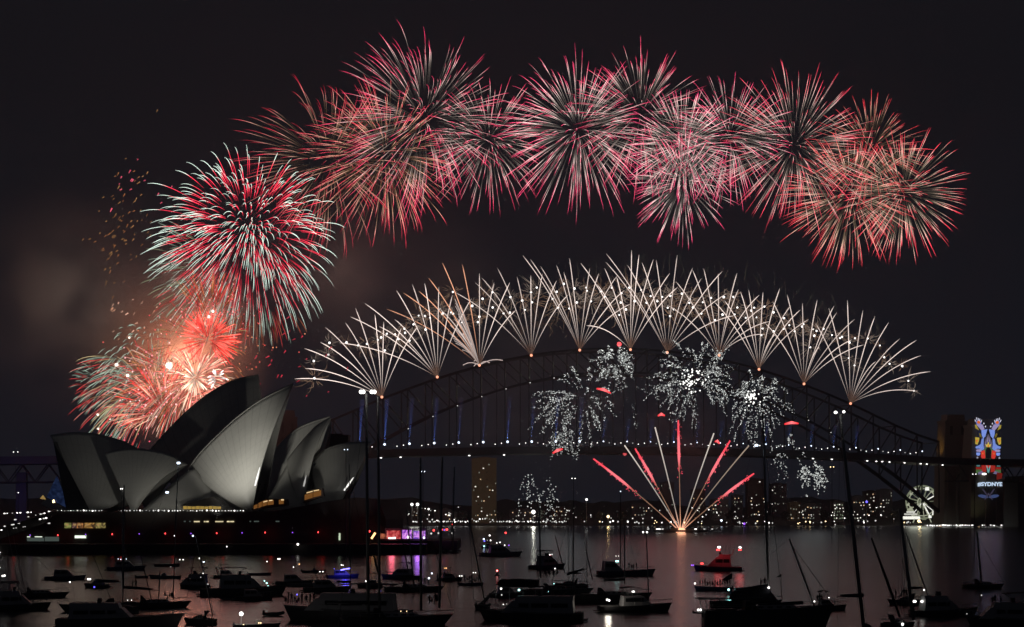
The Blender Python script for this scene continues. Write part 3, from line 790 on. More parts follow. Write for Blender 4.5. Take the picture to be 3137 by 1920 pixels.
# dark trees on the far shore
def tree(x, y, h, Y, label, group):
    base = at(x, HY, Y); base.z = 2.0
    top = at(x, y, Y).z
    t = thing("shore_tree", label, "tree", tuple(base), 0, group)
    H = max(top - 2, h)
    mb = MB(); mb.tube([(0, 0, 0), (.2, 0, H * .4), (-.1, 0, H * .75)], [.5, .35, .15], 6); part("trunk", mb, BUILD[2], t)
    mb = MB()
    for q in range(170):
        d = Vector((random.gauss(0, 1), random.gauss(0, 1), random.gauss(0, 1))).normalized() * (random.random() ** .4)
        c = Vector((d.x * H * .42, d.y * H * .42, H * .66 + d.z * H * .36)) + Vector((noise.noise(d * 3), 0, noise.noise(d * 4 + Vector((5, 0, 0))))) * H * .15
        s = random.uniform(.5, 1.1) * H * .09
        u = Vector((random.gauss(0, 1), random.gauss(0, 1), random.gauss(0, 1))).normalized(); w = u.cross(Vector((.3, .5, .8))).normalized()
        mb.add([c - u * s, c + w * s * .6, c + u * s, c - w * s * .6], [(0, 1, 2, 3)])
    part("crown", mb, LAND, t)
for x, y in ((1290, 1572), (1415, 1570), (1535, 1565), (1660, 1562), (1780, 1575), (1840, 1565), (1910, 1570), (2090, 1568), (2240, 1572), (2410, 1570), (2530, 1562), (2600, 1560), (2745, 1562), (2900, 1560), (2960, 1558), (3045, 1562), (3110, 1560)):
    tree(x + random.uniform(-8, 8), y, 10, random.uniform(1484, 1496), "dark bushy tree among the lights of the far shore", "trees on the far shore")

# ------------------------------------------------------------------ fireworks
def streak(mb, C, d, Rm, t0, t1, G, Wd, rad, cf, n=11, k=2.0):
    pts, cols, rads = [], [], []
    nk = 1 - math.exp(-k)
    for q in range(n):
        u = q / (n - 1); t = t0 + (t1 - t0) * u
        s = (1 - math.exp(-k * t)) / nk
        pts.append(C + d * (Rm * s) + Vector((-Wd * t * t, 0, -G * t * t)))
        cols.append(cf(u, t)); rads.append(rad * (.35 + .65 * math.sin(math.pi * min(1, .12 + u * .95)) ** .5) if u < 1 else rad * .15)
    mb.tube(pts, rads, 3, cols, cap=False)

def sph():
    while True:
        v = Vector((random.uniform(-1, 1), random.uniform(-1, 1), random.uniform(-1, 1)))
        if .1 < v.length < 1: return v.normalized()

def burst(x, y, Rp, Y, label, n=120, inner=(.42, .34, .30), outer=(1.0, .13, .30), br=1.0, G=.22, Wd=.12, t0=.10, inner_frac=.22, up=0.0, rad=.145, light_pw=6500):
    k = F / Y; C = at(x, y, Y); Rm = Rp / k
    t = thing("firework_burst", label, "firework", tuple(C), 0, "red and pink firework bursts in the sky")
    for nm, cnt, lo, hi, f in (("outer_streaks", int(n * 1.85), .72, 1.1, 1), ("inner_streaks", int(n * inner_frac), .3, .62, .9)):
        mb = MB()
        for q in range(cnt):
            d = sph()
            if up and d.z < 0 and random.random() < up: d.z = -d.z
            b = br * f * random.uniform(.45, 1.25)
            r1 = random.uniform(lo, hi)
            te = random.uniform(.86, 1.0)
            ti = t0 + random.uniform(0, .18)
            sw = random.uniform(.36, .62)
            gl = [random.uniform(.6, 1.4) for _ in range(12)]
            def cf(u, t_, b=b, sw=sw, gl=gl):
                g = min(1, max(0, (t_ - sw) / .22))
                hot = max(0, 1 - abs(t_ - sw - .06) / .14)
                c = [inner[i] * (1 - g) + outer[i] * (1, .55, .62)[i] * g + hot * .30 * (1, .5, .56)[i] for i in range(3)]
                f_ = .15 + .85 * min(1, max(0, (t_ - sw + .14) / .16))
                f_ *= gl[int(u * 11)]
                if u > .82: f_ *= max(.12, 1 - (u - .82) * 4.6)
                if u < .1: f_ *= .3
                return tuple(ci * b * f_ * 2.0 for ci in c)
            streak(mb, Vector((0, 0, 0)), d, Rm * 1.1 * r1, ti, te, Rm * .55 * G * random.uniform(.85, 1.15), Rm * .5 * Wd * random.uniform(.6, 1.3), rad * random.uniform(.8, 1.2), cf)
        o = part(nm, mb, SPARK, t, False, True); o["kind"] = "stuff"
    if light_pw:
        light("burst_glow", 'POINT', C, light_pw, (1, .55, .6), Rm * .45)
    return t

UB = [
 (998, 495, 262, 1330, "faint red burst sinking behind the large green tipped one", 105, (.45, .27, .16), (.85, .05, .12), .75, .16, .24),
 (1176, 476, 240, 1340, "dense orange pink burst second from the left in the upper arc", 150, (.60, .33, .18), (1, .10, .18), .95, .14, .14),
 (1294, 368, 268, 1320, "tall pink burst with long upward streaks at the arc's left peak", 150, (.42, .35, .30), (1, .09, .26), 1.0, .13, .20),
 (1496, 430, 196, 1330, "small pink burst hanging alone between the two highest groups", 110, (.50, .42, .36), (1, .10, .26), 1.0, .16, .08),
 (1769, 402, 240, 1325, "large pink burst with long white inner rays right of the lone small one", 165, (.62, .52, .46), (1, .12, .30), 1.1, .16, .06),
 (1961, 352, 222, 1345, "highest pink burst in the sky, its streaks reaching up alone", 105, (.48, .40, .34), (1, .12, .27), 1.0, .10, .05),
 (2092, 447, 178, 1335, "dense white pink burst at the middle of the tangled group", 140, (.7, .6, .52), (1, .14, .36), 1.1, .14, .03),
 (2092, 560, 168, 1322, "pink burst hanging lowest in the middle of the upper arc", 105, (.65, .56, .5), (1, .13, .32), 1.05, .14, .03),
 (2233, 421, 190, 1350, "pale pink burst right of the tangled group, half hidden", 125, (.6, .5, .45), (1, .11, .3), .95, .14, .05),
 (2431, 447, 240, 1330, "tall pink burst with long streaks above the red pair", 150, (.50, .40, .33), (1, .12, .20), 1.05, .10, .07),
 (2666, 460, 172, 1350, "thin dark red burst behind the last three on the right", 120, (.45, .28, .16), (.95, .09, .12), .85, .12, .02),
 (2603, 600, 200, 1330, "red burst with long downward rays, lowest on the right", 150, (.55, .38, .24), (1, .11, .14), 1.0, .14, .10),
 (2768, 590, 190, 1326, "rightmost red burst in the upper arc", 150, (.50, .40, .28), (1, .11, .16), 1.0, .10, -.02),
]
for x, y, rp, Y, lb, n, ci, co, br, G, W_ in UB:
    burst(x, y, rp, Y, lb, n, ci, co, br, G, W_)

# the large burst with pale green tips
def big_burst():
    Y = 1180; k = F / Y; C = at(752, 716, Y); Rm = 322 / k
    t = thing("firework_burst", "huge round red burst with pale green white tips, left in the sky", "firework", tuple(C), 0, "large bursts on the left")
    for nm, cnt, lo, hi in (("outer_streaks", 330, .78, 1.06), ("middle_streaks", 130, .45, .75), ("inner_streaks", 80, .15, .42)):
        mb = MB()
        for q in range(cnt):
            d = sph(); b = random.uniform(.6, 1.25)
            low = max(0, -d.z)
            ti = random.uniform(.32, .42); te = random.uniform(.88, 1.0); sw = random.uniform(.48, .66)
            def cf(u, t_, b=b, sw=sw, low=low):
                g = min(1, max(0, (t_ - sw) / .08))
                rd = (1.0, .035, .08); gr = (.70, .88, .76)
                c = [rd[i] * (1 - g) + gr[i] * g for i in range(3)]
                f_ = 1.0 * (1 - .55 * low)
                if u < .15: f_ *= .4
                return tuple(ci * b * f_ * 2.2 for ci in c)
            streak(mb, Vector((0, 0, 0)), d, Rm * random.uniform(lo, hi), ti, te, Rm * .15, Rm * .05, .175, cf)
        o = part(nm, mb, SPARK, t, False, True); o["kind"] = "stuff"
    light("burst_glow", 'POINT', C, 50000, (1, .5, .45), 40)
big_burst()

def half_burst(x, y, Rp, Y, label, n, amin, amax, colr, br, G=.3, name="streaks", ti=(.3, .5), rad=.3, Wd=0.0, pw=0, grp="large bursts on the left"):
    k = F / Y; C = at(x, y, Y); Rm = Rp / k
    t = thing("firework_burst", label, "firework", tuple(C), 0, grp)
    mb = MB()
    for q in range(n):
        a = R(random.uniform(amin, amax)); yy = random.uniform(-.7, .7)
        d = Vector((math.cos(a) * math.sqrt(1 - yy * yy), yy, math.sin(a) * math.sqrt(1 - yy * yy)))
        b = br * random.uniform(.4, 1.2); c = random.choice(colr); t_s = random.uniform(*ti)
        def cf(u, t_, b=b, c=c):
            return tuple(ci * b * (.4 if u < .2 or u > .85 else 1) for ci in c)
        streak(mb, Vector((0, 0, 0)), d, Rm * random.uniform(.7, 1.05), t_s, random.uniform(.85, 1), Rm * G, Rm * Wd, rad, cf, 7)
    o = part(name, mb, SPARK, t, False, True); o["kind"] = "stuff"
    if pw: light("burst_glow", 'POINT', C, pw, (1, .5, .4), 25)
    return t, C, Rm
GW = (.50, .66, .52); RD_ = (1, .09, .09); OR_ = (.95, .30, .12); WH_ = (1, .8, .7)
half_burst(700, 830, 270, 1185, "pale green fan of streaks below left of the huge burst", 95, 130, 260, [GW, GW, (.45, .5, .3), RD_], .62, .10, ti=(.35, .55))
half_burst(790, 850, 210, 1190, "thin red and green streaks raining below the huge burst", 60, 215, 320, [RD_, GW, (.7, .2, .1)], .45, .25, ti=(.35, .6))
half_burst(545, 1135, 330, 1150, "wide green and red fan spreading behind the left roof sails", 210, 165, 235, [GW, GW, (.75, .6, .3), RD_, (.9, .3, .25)], .95, .16, ti=(.35, .72), rad=.22)
half_burst(505, 1265, 185, 1144, "intense red and pink streaks rising from behind the roof ridge", 170, 20, 200, [(1.5, .10, .08), (1.4, .35, .25), (1.5, .8, .55)], 1.25, .08, ti=(.05, .6), rad=.24)
half_burst(650, 1000, 190, 1152, "loose red plume climbing from the palm burst into the huge burst", 90, 60, 130, [(1.2, .08, .07), (.9, .3, .12)], .8, .05, ti=(.2, .6), rad=.22)
half_burst(470, 1210, 190, 1146, "crossing green and orange streaks low over the left roof sails", 150, 30, 200, [GW, (.8, .45, .2), RD_, (.6, .7, .5)], .9, .10, ti=(.2, .6), rad=.2)
half_burst(330, 1180, 120, 1155, "small dim green and red fan at the far left edge of the glow", 60, 130, 230, [GW, RD_], .6, .12, ti=(.3, .6), rad=.22)
half_burst(560, 1160, 210, 1148, "dense red streaks crossing just above the roof ridge", 210, 140, 270, [RD_, RD_, OR_, (1, .4, .35), (1.2, .8, .6)], 1.0, .06, ti=(.15, .7), rad=.2)
half_burst(480, 1110, 190, 1160, "scattered pale green curled streaks left of the hot red glow", 70, 80, 190, [GW, (.6, .75, .6)], .95, .35, ti=(.5, .72), rad=.3)
# hot red burst, orange white core, small white star
half_burst(637, 1040, 105, 1140, "brilliant red palm shaped burst above the roof ridge", 150, -60, 240, [(1.3, .05, .04), (1.6, .22, .16)], 1.6, .04, ti=(.03, .3), rad=.27, pw=22000)
half_burst(600, 1160, 130, 1138, "glowing orange white burst touching the roof ridge", 260, 0, 360, [(1.6, 1.1, .8), (1.3, .5, .35), (1.2, .25, .18), (1.2, .22, .2)], 1.25, .12, ti=(.02, .5), rad=.24, pw=40000)
half_burst(598, 1158, 58, 1134, "blown out white core of the burst touching the roof ridge", 60, 0, 360, [(2.0, 1.1, .75), (1.8, .6, .4), (2.2, 1.8, 1.4)], 1.1, .05, ti=(.02, .1), rad=.34)
half_burst(665, 1158, 40, 1130, "small white star burst beside the tall dark sail", 16, 0, 360, [(1.8, 1.6, 1.5)], 1.3, .2, ti=(.1, .2), rad=.5)
half_burst(610, 1060, 185, 1150, "loose orange and red sparks around the palm shaped burst", 120, 0, 360, [OR_, RD_, (.8, .5, .2)], .7, .15, ti=(.3, .7), rad=.24)
def dots(x, y, sxp, syp, Y, n, cols, r, label, slant=0.0, name="spark_cloud", cat="firework", trail=False):
    C = at(x, y, Y); k = F / Y
    t = thing(name, label, cat, tuple(C), 0, "clouds of loose sparks")
    mb = MB()
    for q in range(n):
        gx, gz = random.gauss(0, 1), random.gauss(0, 1)
        p = Vector(((gx * sxp + gz * slant) / k, random.uniform(-20, 20), gz * syp / k)); c = random.choice(cols); b = random.uniform(.5, 1.3)
        if trail:
            a = R(random.uniform(200, 250)); L = random.uniform(1, 3)
            mb.tube([p, p + Vector((math.cos(a), 0, math.sin(a))) * L], [r, r * .4], 3, [tuple(i * b for i in c)] * 2, cap=False)
        else: mb.octa(p, r * random.uniform(.7, 1.2), tuple(i * b for i in c))
    o = part("sparks", mb, SPARK, t, False, True); o["kind"] = "stuff"
dots(500, 1180, 65, 75, 1135, 190, [(1.6, .5, .55), (1.4, .2, .3), (1.8, .9, .9)], .55, "pink sparks drifting down left of the hot core", 35)
dots(640, 960, 70, 38, 1136, 150, [(1.5, .35, .35), (1.3, .15, .15)], .5, "red sparks hovering over the palm shaped burst")
dots(640, 1075, 110, 45, 1150, 130, [(1.2, .15, .12), (1.2, .4, .2)], .45, "red sparks ringing the brightest part of the glow")
dots(365, 690, 40, 110, 1200, 85, [(.45, .22, .08), (.36, .14, .05)], .34, "orange embers falling left of the huge burst", 30, trail=True)
dots(395, 560, 70, 40, 1200, 14, [(.9, .12, .2)], .5, "short red streaks high left of the huge burst", 0, trail=True)
dots(400, 950, 38, 45, 1200, 22, [(.7, .33, .2), (.9, .5, .35)], .55, "curling orange embers beside the brown smoke", 0, trail=True)
dots(900, 1090, 60, 90, 1180, 22, [(.6, .04, .07)], .5, "few dim red sparks falling above the dark sail tips", 0, trail=True)
for x, y, r, lb in ((518, 1119, 3.2, "largest white glowing star left of the hot core"), (357, 1117, 1.5, "white star above the green curls"), (391, 1150, 1.4, "white star below the green curls"), (652, 953, 1.3, "white star over the red palm burst"),
                    (640, 970, 1.3, "pale star just above the red palm burst"), (299, 1270, 1.0, "white star low at the left edge of the fan"), (301, 1313, .9, "faint star just above the left sail ridge"), (396, 1034, .9, "small star left of the red palm burst"), (336, 1283, .8, "small star above the left dark sail")):
    t = thing("firework_star", lb, "firework", tuple(at(x, y, 1128)), 0, "glowing stars over the left sails")
    mb = MB(); mb.ball((0, 0, 0), r * .72, (2.4, 2.2, 1.9), 8)
    for q in range(14):
        d = sph(); mb.tube([d * r * .6, d * r * 1.9], [r * .12, .03], 3, [(1.2, .8, .6), (.5, .2, .12)], cap=False); part("core", mb, SPARK, t, True, True)

# fans along the arch
def fanpts(o, s, base, tips): return ((o[0] + base[0] / s, o[1] + base[1] / s), [(o[0] + x / s, o[1] + y / s) for x, y in tips])
ZA = ((850, 750), 2.742); ZB = ((1650, 740), 3.52); ZC = ((2200, 850), 3.351)
FANS = [
 (ZA, (878, 1278), [(145, 1125), (233, 1037), (228, 870), (360, 817), (403, 693), (570, 652), (655, 530), (818, 583), (893, 645), (1040, 700), (1183, 680)], "leftmost white spark fan, rising from the bridge arch beside the sails"),
 (ZA, (1343, 1110), [(520, 822), (612, 603), (733, 490), (855, 685), (985, 625), (1000, 383), (1133, 332), (1237, 322), (1355, 352), (1470, 420), (1630, 450)], "second white spark fan from the left on the arch"),
 (ZA, (1697, 1012), [(920, 540), (1058, 403), (1188, 388), (1270, 278), (1385, 150), (1553, 165), (1697, 238), (1820, 315), (1953, 315), (2003, 548), (1360, 537)], "orange tinted spark fan with a dense white plume at its foot"),
 (ZA, (2132, 928), [(1485, 395), (1662, 317), (1715, 275), (1848, 195), (2012, 268), (2128, 255), (2225, 245), (2345, 300), (2440, 420)], "white spark fan right of the orange tinted one"),
 (ZB, (443, 1170), [(-170, 150), (-90, 190), (20, 265), (193, 255), (272, 330), (333, 180), (553, 285), (648, 345), (845, 370), (925, 525), (998, 668)], "spark fan rising left of the arch crown"),
 (ZB, (990, 1165), [(515, 905), (455, 232), (630, 460), (712, 285), (840, 375), (1003, 90), (1083, 140), (1238, 190), (1415, 340), (1500, 490)], "tallest spark fan, rising from the crown of the arch"),
 (ZB, (1385, 1195), [(730, 130), (725, 220), (960, 255), (1115, 225), (1268, 200), (1495, 145), (1660, 285), (1757, 395), (1980, 320), (2020, 565), (2120, 795)], "spark fan just right of the tallest one"),
 (ZB, (1945, 1225), [(1480, 430), (1385, 685), (1660, 305), (1780, 290), (1937, 345), (2140, 340), (2155, 515), (2380, 575), (2464, 680), (2490, 860), (2440, 1000)], "spark fan above the brightest white sparkle burst"),
 (ZC, (418, 943), [(-40, 250), (65, 235), (230, 145), (313, 125), (461, 148), (633, 112), (748, 285), (845, 330), (930, 430), (590, 580)], "fourth spark fan from the right end of the arch"),
 (ZC, (880, 1092), [(480, 465), (558, 242), (708, 175), (865, 262), (1017, 230), (1190, 290), (1218, 358), (1403, 427), (1375, 637), (1495, 690), (1040, 710)], "second spark fan from the right on the arch"),
 (ZC, (1357, 1293), [(1000, 470), (1135, 312), (1327, 232), (1487, 335), (1610, 397), (1752, 460), (1865, 628), (2037, 643), (2083, 800), (2180, 965), (2050, 1168), (1620, 860)], "rightmost white spark fan on the arch"),
]
def arc(B, T, G, n=12, rev=0):
    Vv = T - B + Vector((0, 0, G))
    return [B + Vv * t + Vector((0, 0, -G * t * t)) for t in [q / (n - 1) for q in range(n)]]
for (o_, s_), base, tips, lb in FANS:
    b, ts = fanpts(o_, s_, base, tips)
    i = (b[0] - 1172.7) / (79.39 - .002935 * b[0]); Yb = BY0 + BDY * i
    B = at(b[0], b[1], Yb); t = thing("firework_fan", lb, "firework", tuple(B), 0, "white spark fans along the arch")
    k = F / Yb; fb_ = random.uniform(.75, 1.12); orange = lb.startswith("orange")
    for q, tp in enumerate(ts):
        Y2 = Yb + random.uniform(-14, 14)
        T = at(tp[0], tp[1], Y2) - B
        P_ = arc(Vector((0, 0, 0)), T, 75 / k, 14)
        oc = (1.25, .58, .34) if orange and q < 6 else (1.2, .98, .88)
        bb = fb_ * random.uniform(.75, 1.15)
        cols = []; rads = []
        for n_ in range(14):
            u = n_ / 13; f_ = (.10 + 1.1 * min(1, u / .45)) * bb
            if u > .93: f_ *= .6
            c = tuple(oc[m_] * f_ for m_ in range(3))
            if u < .15: c = (f_ * .9, f_ * .5, f_ * .35)
            cols.append(c); rads.append(.12 + .15 * min(1, u / .5) if n_ < 13 else .08)
        mb = MB(); mb.tube(P_, rads, 4, cols, cap=False); part("trail", mb, SPARK, t, False, True)
    mb = MB(); mb.ball((0, -1, 0), 1.0, (2.0, .75, .45), 8); part("launch_flare", mb, SPARK, t, True, True)
    if orange:
        mb = MB()
        for q in range(26):
            T = at(1387 + random.gauss(0, 14) + q * 1.2, random.uniform(900, 1040) + q * 2, Yb) - B
            mb.tube(arc(Vector((0, 0, 0)), T, 10, 8), .2, 3, [tuple(c * (.35 + u * .08) for c in (1.0, .82, .76)) for u in range(8)], cap=False)
        for tp in ((1418, 1118), (1452, 1106), (1540, 1104), (1500, 1112), (1450, 1125)):
            mb.tube(arc(Vector((0, 0, 0)), at(tp[0], tp[1], Yb) - B, 8, 8), .35, 3, [(.7, .55, .5)] * 8, cap=False)
        o = part("dense_plume", mb, SPARK, t, False, True); o["kind"] = "stuff"
    light("fan_glow", 'POINT', at((b[0] + ts[5][0]) / 2, b[1] - 120, Yb - 10), 1050, (1, .95, .9), 45)

# star shells over the arch
ST = [(850 + x / 2.742, 750 + y / 2.742) for x, y in [(437, 822), (580, 820), (677, 844), (752, 830), (428, 922), (305, 975), (310, 1120), (843, 797), (871, 777), (918, 745), (989, 752), (1066, 703), (1073, 738), (1016, 789), (902, 887), (1143, 667), (1185, 593), (1238, 598), (1282, 612), (1245, 710), (1110, 804), (1365, 537), (1386, 578), (1474, 395), (1458, 567), (1475, 578), (1551, 650), (1635, 512), (1723, 452), (1805, 397), (1808, 525), (1695, 603), (1683, 648), (1899, 575), (1958, 438), (1953, 568), (2056, 467), (2080, 545), (2137, 480), (2130, 397), (2178, 358)]]
ST += [(1650 + x / 3.52, 740 + y / 3.52) for x, y in [(150, 617), (195, 540), (270, 455), (385, 505), (207, 712), (330, 720), (412, 655), (515, 495), (520, 530), (565, 642), (668, 540), (710, 592), (790, 495), (893, 555), (887, 655), (870, 790), (942, 730), (978, 497), (1035, 640), (1105, 520), (1165, 658), (1208, 588), (1280, 640), (1333, 595), (1392, 712), (1458, 730), (1420, 583), (1418, 803), (1545, 560), (1630, 620), (1625, 660), (1665, 710), (1755, 775), (1770, 653), (1860, 605), (1903, 845)]]
ST += [(2200 + x / 3.351, 850 + y / 3.351) for x, y in [(58, 200), (155, 200), (197, 307), (45, 380), (170, 378), (285, 412), (340, 338), (370, 310), (393, 408), (475, 297), (568, 357), (455, 523), (443, 590), (568, 553), (672, 525), (677, 417), (730, 488), (787, 552), (862, 503), (877, 478), (975, 530), (1010, 548), (1080, 525), (945, 715), (988, 597), (1168, 590), (1252, 620), (1272, 608), (1347, 667), (1405, 623), (1535, 625), (1660, 697), (1340, 827), (1400, 902), (1705, 818), (1760, 885), (1890, 908), (1953, 1060), (2010, 1162)]]
def star_meshes(v):
    mb = MB()
    for q in range(22):
        d = sph(); d.y *= .6; b = random.uniform(.12, .42); c = (.85 * b, .52 * b, .34 * b) if v else (.8 * b, .62 * b, .5 * b)
        L = random.uniform(5, 13)
        s0 = d * random.uniform(2, 4)
        mb.tube([s0, d * L * .7, d * L + Vector((-1, 0, -2))], [.16, .22, .06], 3, [c, c, tuple(i * .5 for i in c)], cap=False)
    r = mb.mesh("star_rays", SPARK, False, True)
    mb = MB(); mb.ball((0, 0, 0), 1.0, (2.4, 2.3, 2.2), 8); return r, mb.mesh("star_core", SPARK, True, True)
SM = [star_meshes(v % 2) for v in range(5)]
for q, (x, y) in enumerate(ST):
    i = (x - 1172.7) / (79.39 - .002935 * x)
    t = thing("firework_star", "white glowing star with faint golden rays among the fans over the arch", "firework", tuple(at(x, y, BY0 + BDY * i + random.uniform(8, 30))), 0, "white stars strung above the arch")
    r, c = SM[q % 5]
    o = obj("rays", r, t); o.rotation_euler = (random.random() * 6, random.random() * 6, random.random() * 6); s = random.uniform(.6, 1.25) * (1.3 if 1900 < x < 2150 else 1); o.scale = (s, s, s)
    o = obj("core", c, t); s = random.uniform(.62, .98); o.scale = (s, s, s)
# faint golden brush behind the crown
mb = MB(); gold = thing("golden_spark_haze", "faint golden brushwork of sparks behind the middle fans", "firework", tuple(at(1990, 915, 1370)))
for q in range(420):
    u = random.uniform(-1, 1); x = 1990 + u * 420; y = 915 + abs(u) ** 2 * 110 + random.gauss(0, 28)
    p = at(x, y, 1370) - gold.location; a = random.uniform(0, 6.28); L = random.uniform(3, 9); w = (1 - abs(u) * .7) * random.uniform(.1, .38)
    mb.tube([p, p + Vector((math.cos(a), 0, math.sin(a))) * L * .5, p + Vector((math.cos(a), 0, math.sin(a) - .15)) * L], [.12, .22, .05], 3, [(.8 * w, .5 * w, .33 * w)] * 3, cap=False)
for q in range(90):
    x = random.uniform(1750, 2700); y = 860 + abs((x - 1990) / 600) ** 2 * 130 + random.uniform(-40, 10)
    p = at(x, y, 1370) - gold.location; a = random.uniform(.9, 2.3); L = random.uniform(6, 16); w = random.uniform(.04, .12)
    mb.tube([p, p + Vector((math.cos(a), 0, math.sin(a))) * L], [.16, .05], 3, [(.8 * w, .7 * w, .5 * w)] * 2, cap=False)
o = part("sparks", mb, SPARK, gold, False, True); o["kind"] = "stuff"

# white glitter bursts under the arch
def glitter(x, y, Rp, Y, label, arms, per, G, bias=(0, 0), core=0, br=2.0, amin=0, amax=360, r=.21):
    k = F / Y; C = at(x, y, Y); Rm = Rp / k
    t = thing("glitter_burst", label, "firework", tuple(C), 0, "white glitter bursts under the arch")
    mb = MB()
    for a_ in range(int(arms * 1.25)):
        a = R(random.uniform(amin, amax)); yy = random.uniform(-.8, .8); h = math.sqrt(1 - yy * yy)
        d = Vector((math.cos(a) * h + bias[0], yy, math.sin(a) * h + bias[1])); rr = Rm * random.uniform(.6, 1.1); g = Rm * G * random.uniform(.7, 1.3)
        for q in range(int(per * .95)):
            t_ = random.uniform(.08, 1) ** .8
            s = (1 - math.exp(-2.2 * t_)) / (1 - math.exp(-2.2))
            p = d * rr * 1.15 * s + Vector((0, 0, -g * .42 * t_ * t_)) + Vector((random.gauss(0, .5), 0, random.gauss(0, .5)))
            b = br * (.5 if Y > 1285 or y > 1300 else .8) * random.uniform(.4, 1.7)
            mb.octa(p, r * random.uniform(.7, 1.25), (b, b * 1.04, b * 1.0))
    for q in range(core):
        p = Vector((random.gauss(0, 1), 0, random.gauss(0, 1))) * Rm * .14 + Vector((-Rm * .1, 0, 0)); b = 2.2
        mb.octa(p, .6, (b, b, b * .95))
    o = part("glitter", mb, SPARK, t, False, True); o["kind"] = "stuff"
    light("glitter_glow", 'POINT', C, 1200, (.85, .95, 1), 20)
glitter(1790, 1222, 122, 1270, "drooping white glitter burst, leftmost under the arch", 44, 22, .75, (-.25, -.1), 0, 1.70)
glitter(1738, 1330, 45, 1262, "thick cluster of white glitter falling onto the deck lamps", 22, 14, .8, (-.1, -.4), 0, 1.53)
glitter(1885, 1105, 62, 1275, "round ball of white glitter beside the small red star", 46, 14, .4, (-.1, 0), 0, 1.70)
glitter(1935, 1180, 85, 1285, "thin white glitter drifting below the round ball", 12, 10, .5, (.1, -.3), 0, 1.19)
glitter(2135, 1160, 118, 1265, "brightest white glitter burst with a dense core", 52, 20, .45, (-.15, 0), 60, 1.78)
glitter(2045, 1160, 50, 1275, "small loose patch of glitter left of the brightest burst", 12, 12, .4, (0, 0), 0, 1.36)
glitter(2205, 1110, 55, 1280, "loose curls of glitter right of the brightest burst", 10, 12, .3, (.2, .2), 0, 1.36)
glitter(2318, 1215, 100, 1268, "long drooping glitter burst, rightmost under the arch", 42, 20, .9, (0, -.1), 40, 1.70)
glitter(2490, 1440, 44, 1350, "small faint glitter shower over the far shore", 26, 10, 1.2, (0, -.1), 0, 1.36, r=.42)
glitter(2420, 1370, 70, 1320, "sparse glitter falling past the road lamps on the right", 12, 8, .8, (0, -.2), 0, 1.19, r=.4)
glitter(1610, 1420, 70, 1290, "sparse lines of white sparks falling left over the shore", 7, 10, 1.6, (0, -.6), 0, 1.27, 220, 320, .42)
glitter(1690, 1440, 75, 1290, "sparse white sparks falling over the shore floodlight", 7, 10, 1.3, (-.3, -.6), 0, 1.27, 220, 320, .42)
# small curved red flares
for pts, lb in (([(1828, 1190), (1850, 1193), (1871, 1204)], "curved red flare right of the leftmost glitter burst"), ([(2015, 1274), (2026, 1268), (2037, 1273)], "short bright red flare above the tallest red rocket trail"),
                ([(1693, 1388), (1708, 1379), (1724, 1375)], "thin red flare below the leftmost glitter burst"), ([(2190, 1353), (2197, 1350), (2205, 1359)], "red flare beside the right hand rocket trails"),
                ([(2403, 1299), (2425, 1294), (2446, 1297)], "long red flare right of the last glitter burst"), ([(1908, 1389), (1914, 1392), (1920, 1390)], "dim red flare near the left rocket trails")):
    B = at(*pts[0], 1240); t = thing("red_flare", lb, "flare", tuple(B), 0, "curved red flares")
    dimf = .45 if "dim" in lb else 1
    mb = MB(); mb.tube([at(x, y, 1240) - B for x, y in pts], [.5, 1.05, .5], 6, [(1.3 * dimf, .03, .04), (1.8 * dimf, .3 * dimf, .32 * dimf), (1.3 * dimf, .03, .04)]); part("glow", mb, SPARK, t, True, True)
t = thing("firework_star", "small red star at the top of the round glitter ball", "firework", tuple(at(1897, 1054, 1275))); mb = MB(); mb.ball((0, 0, 0), 1.7, (2, .18, .2), 8); part("core", mb, SPARK, t, True, True)

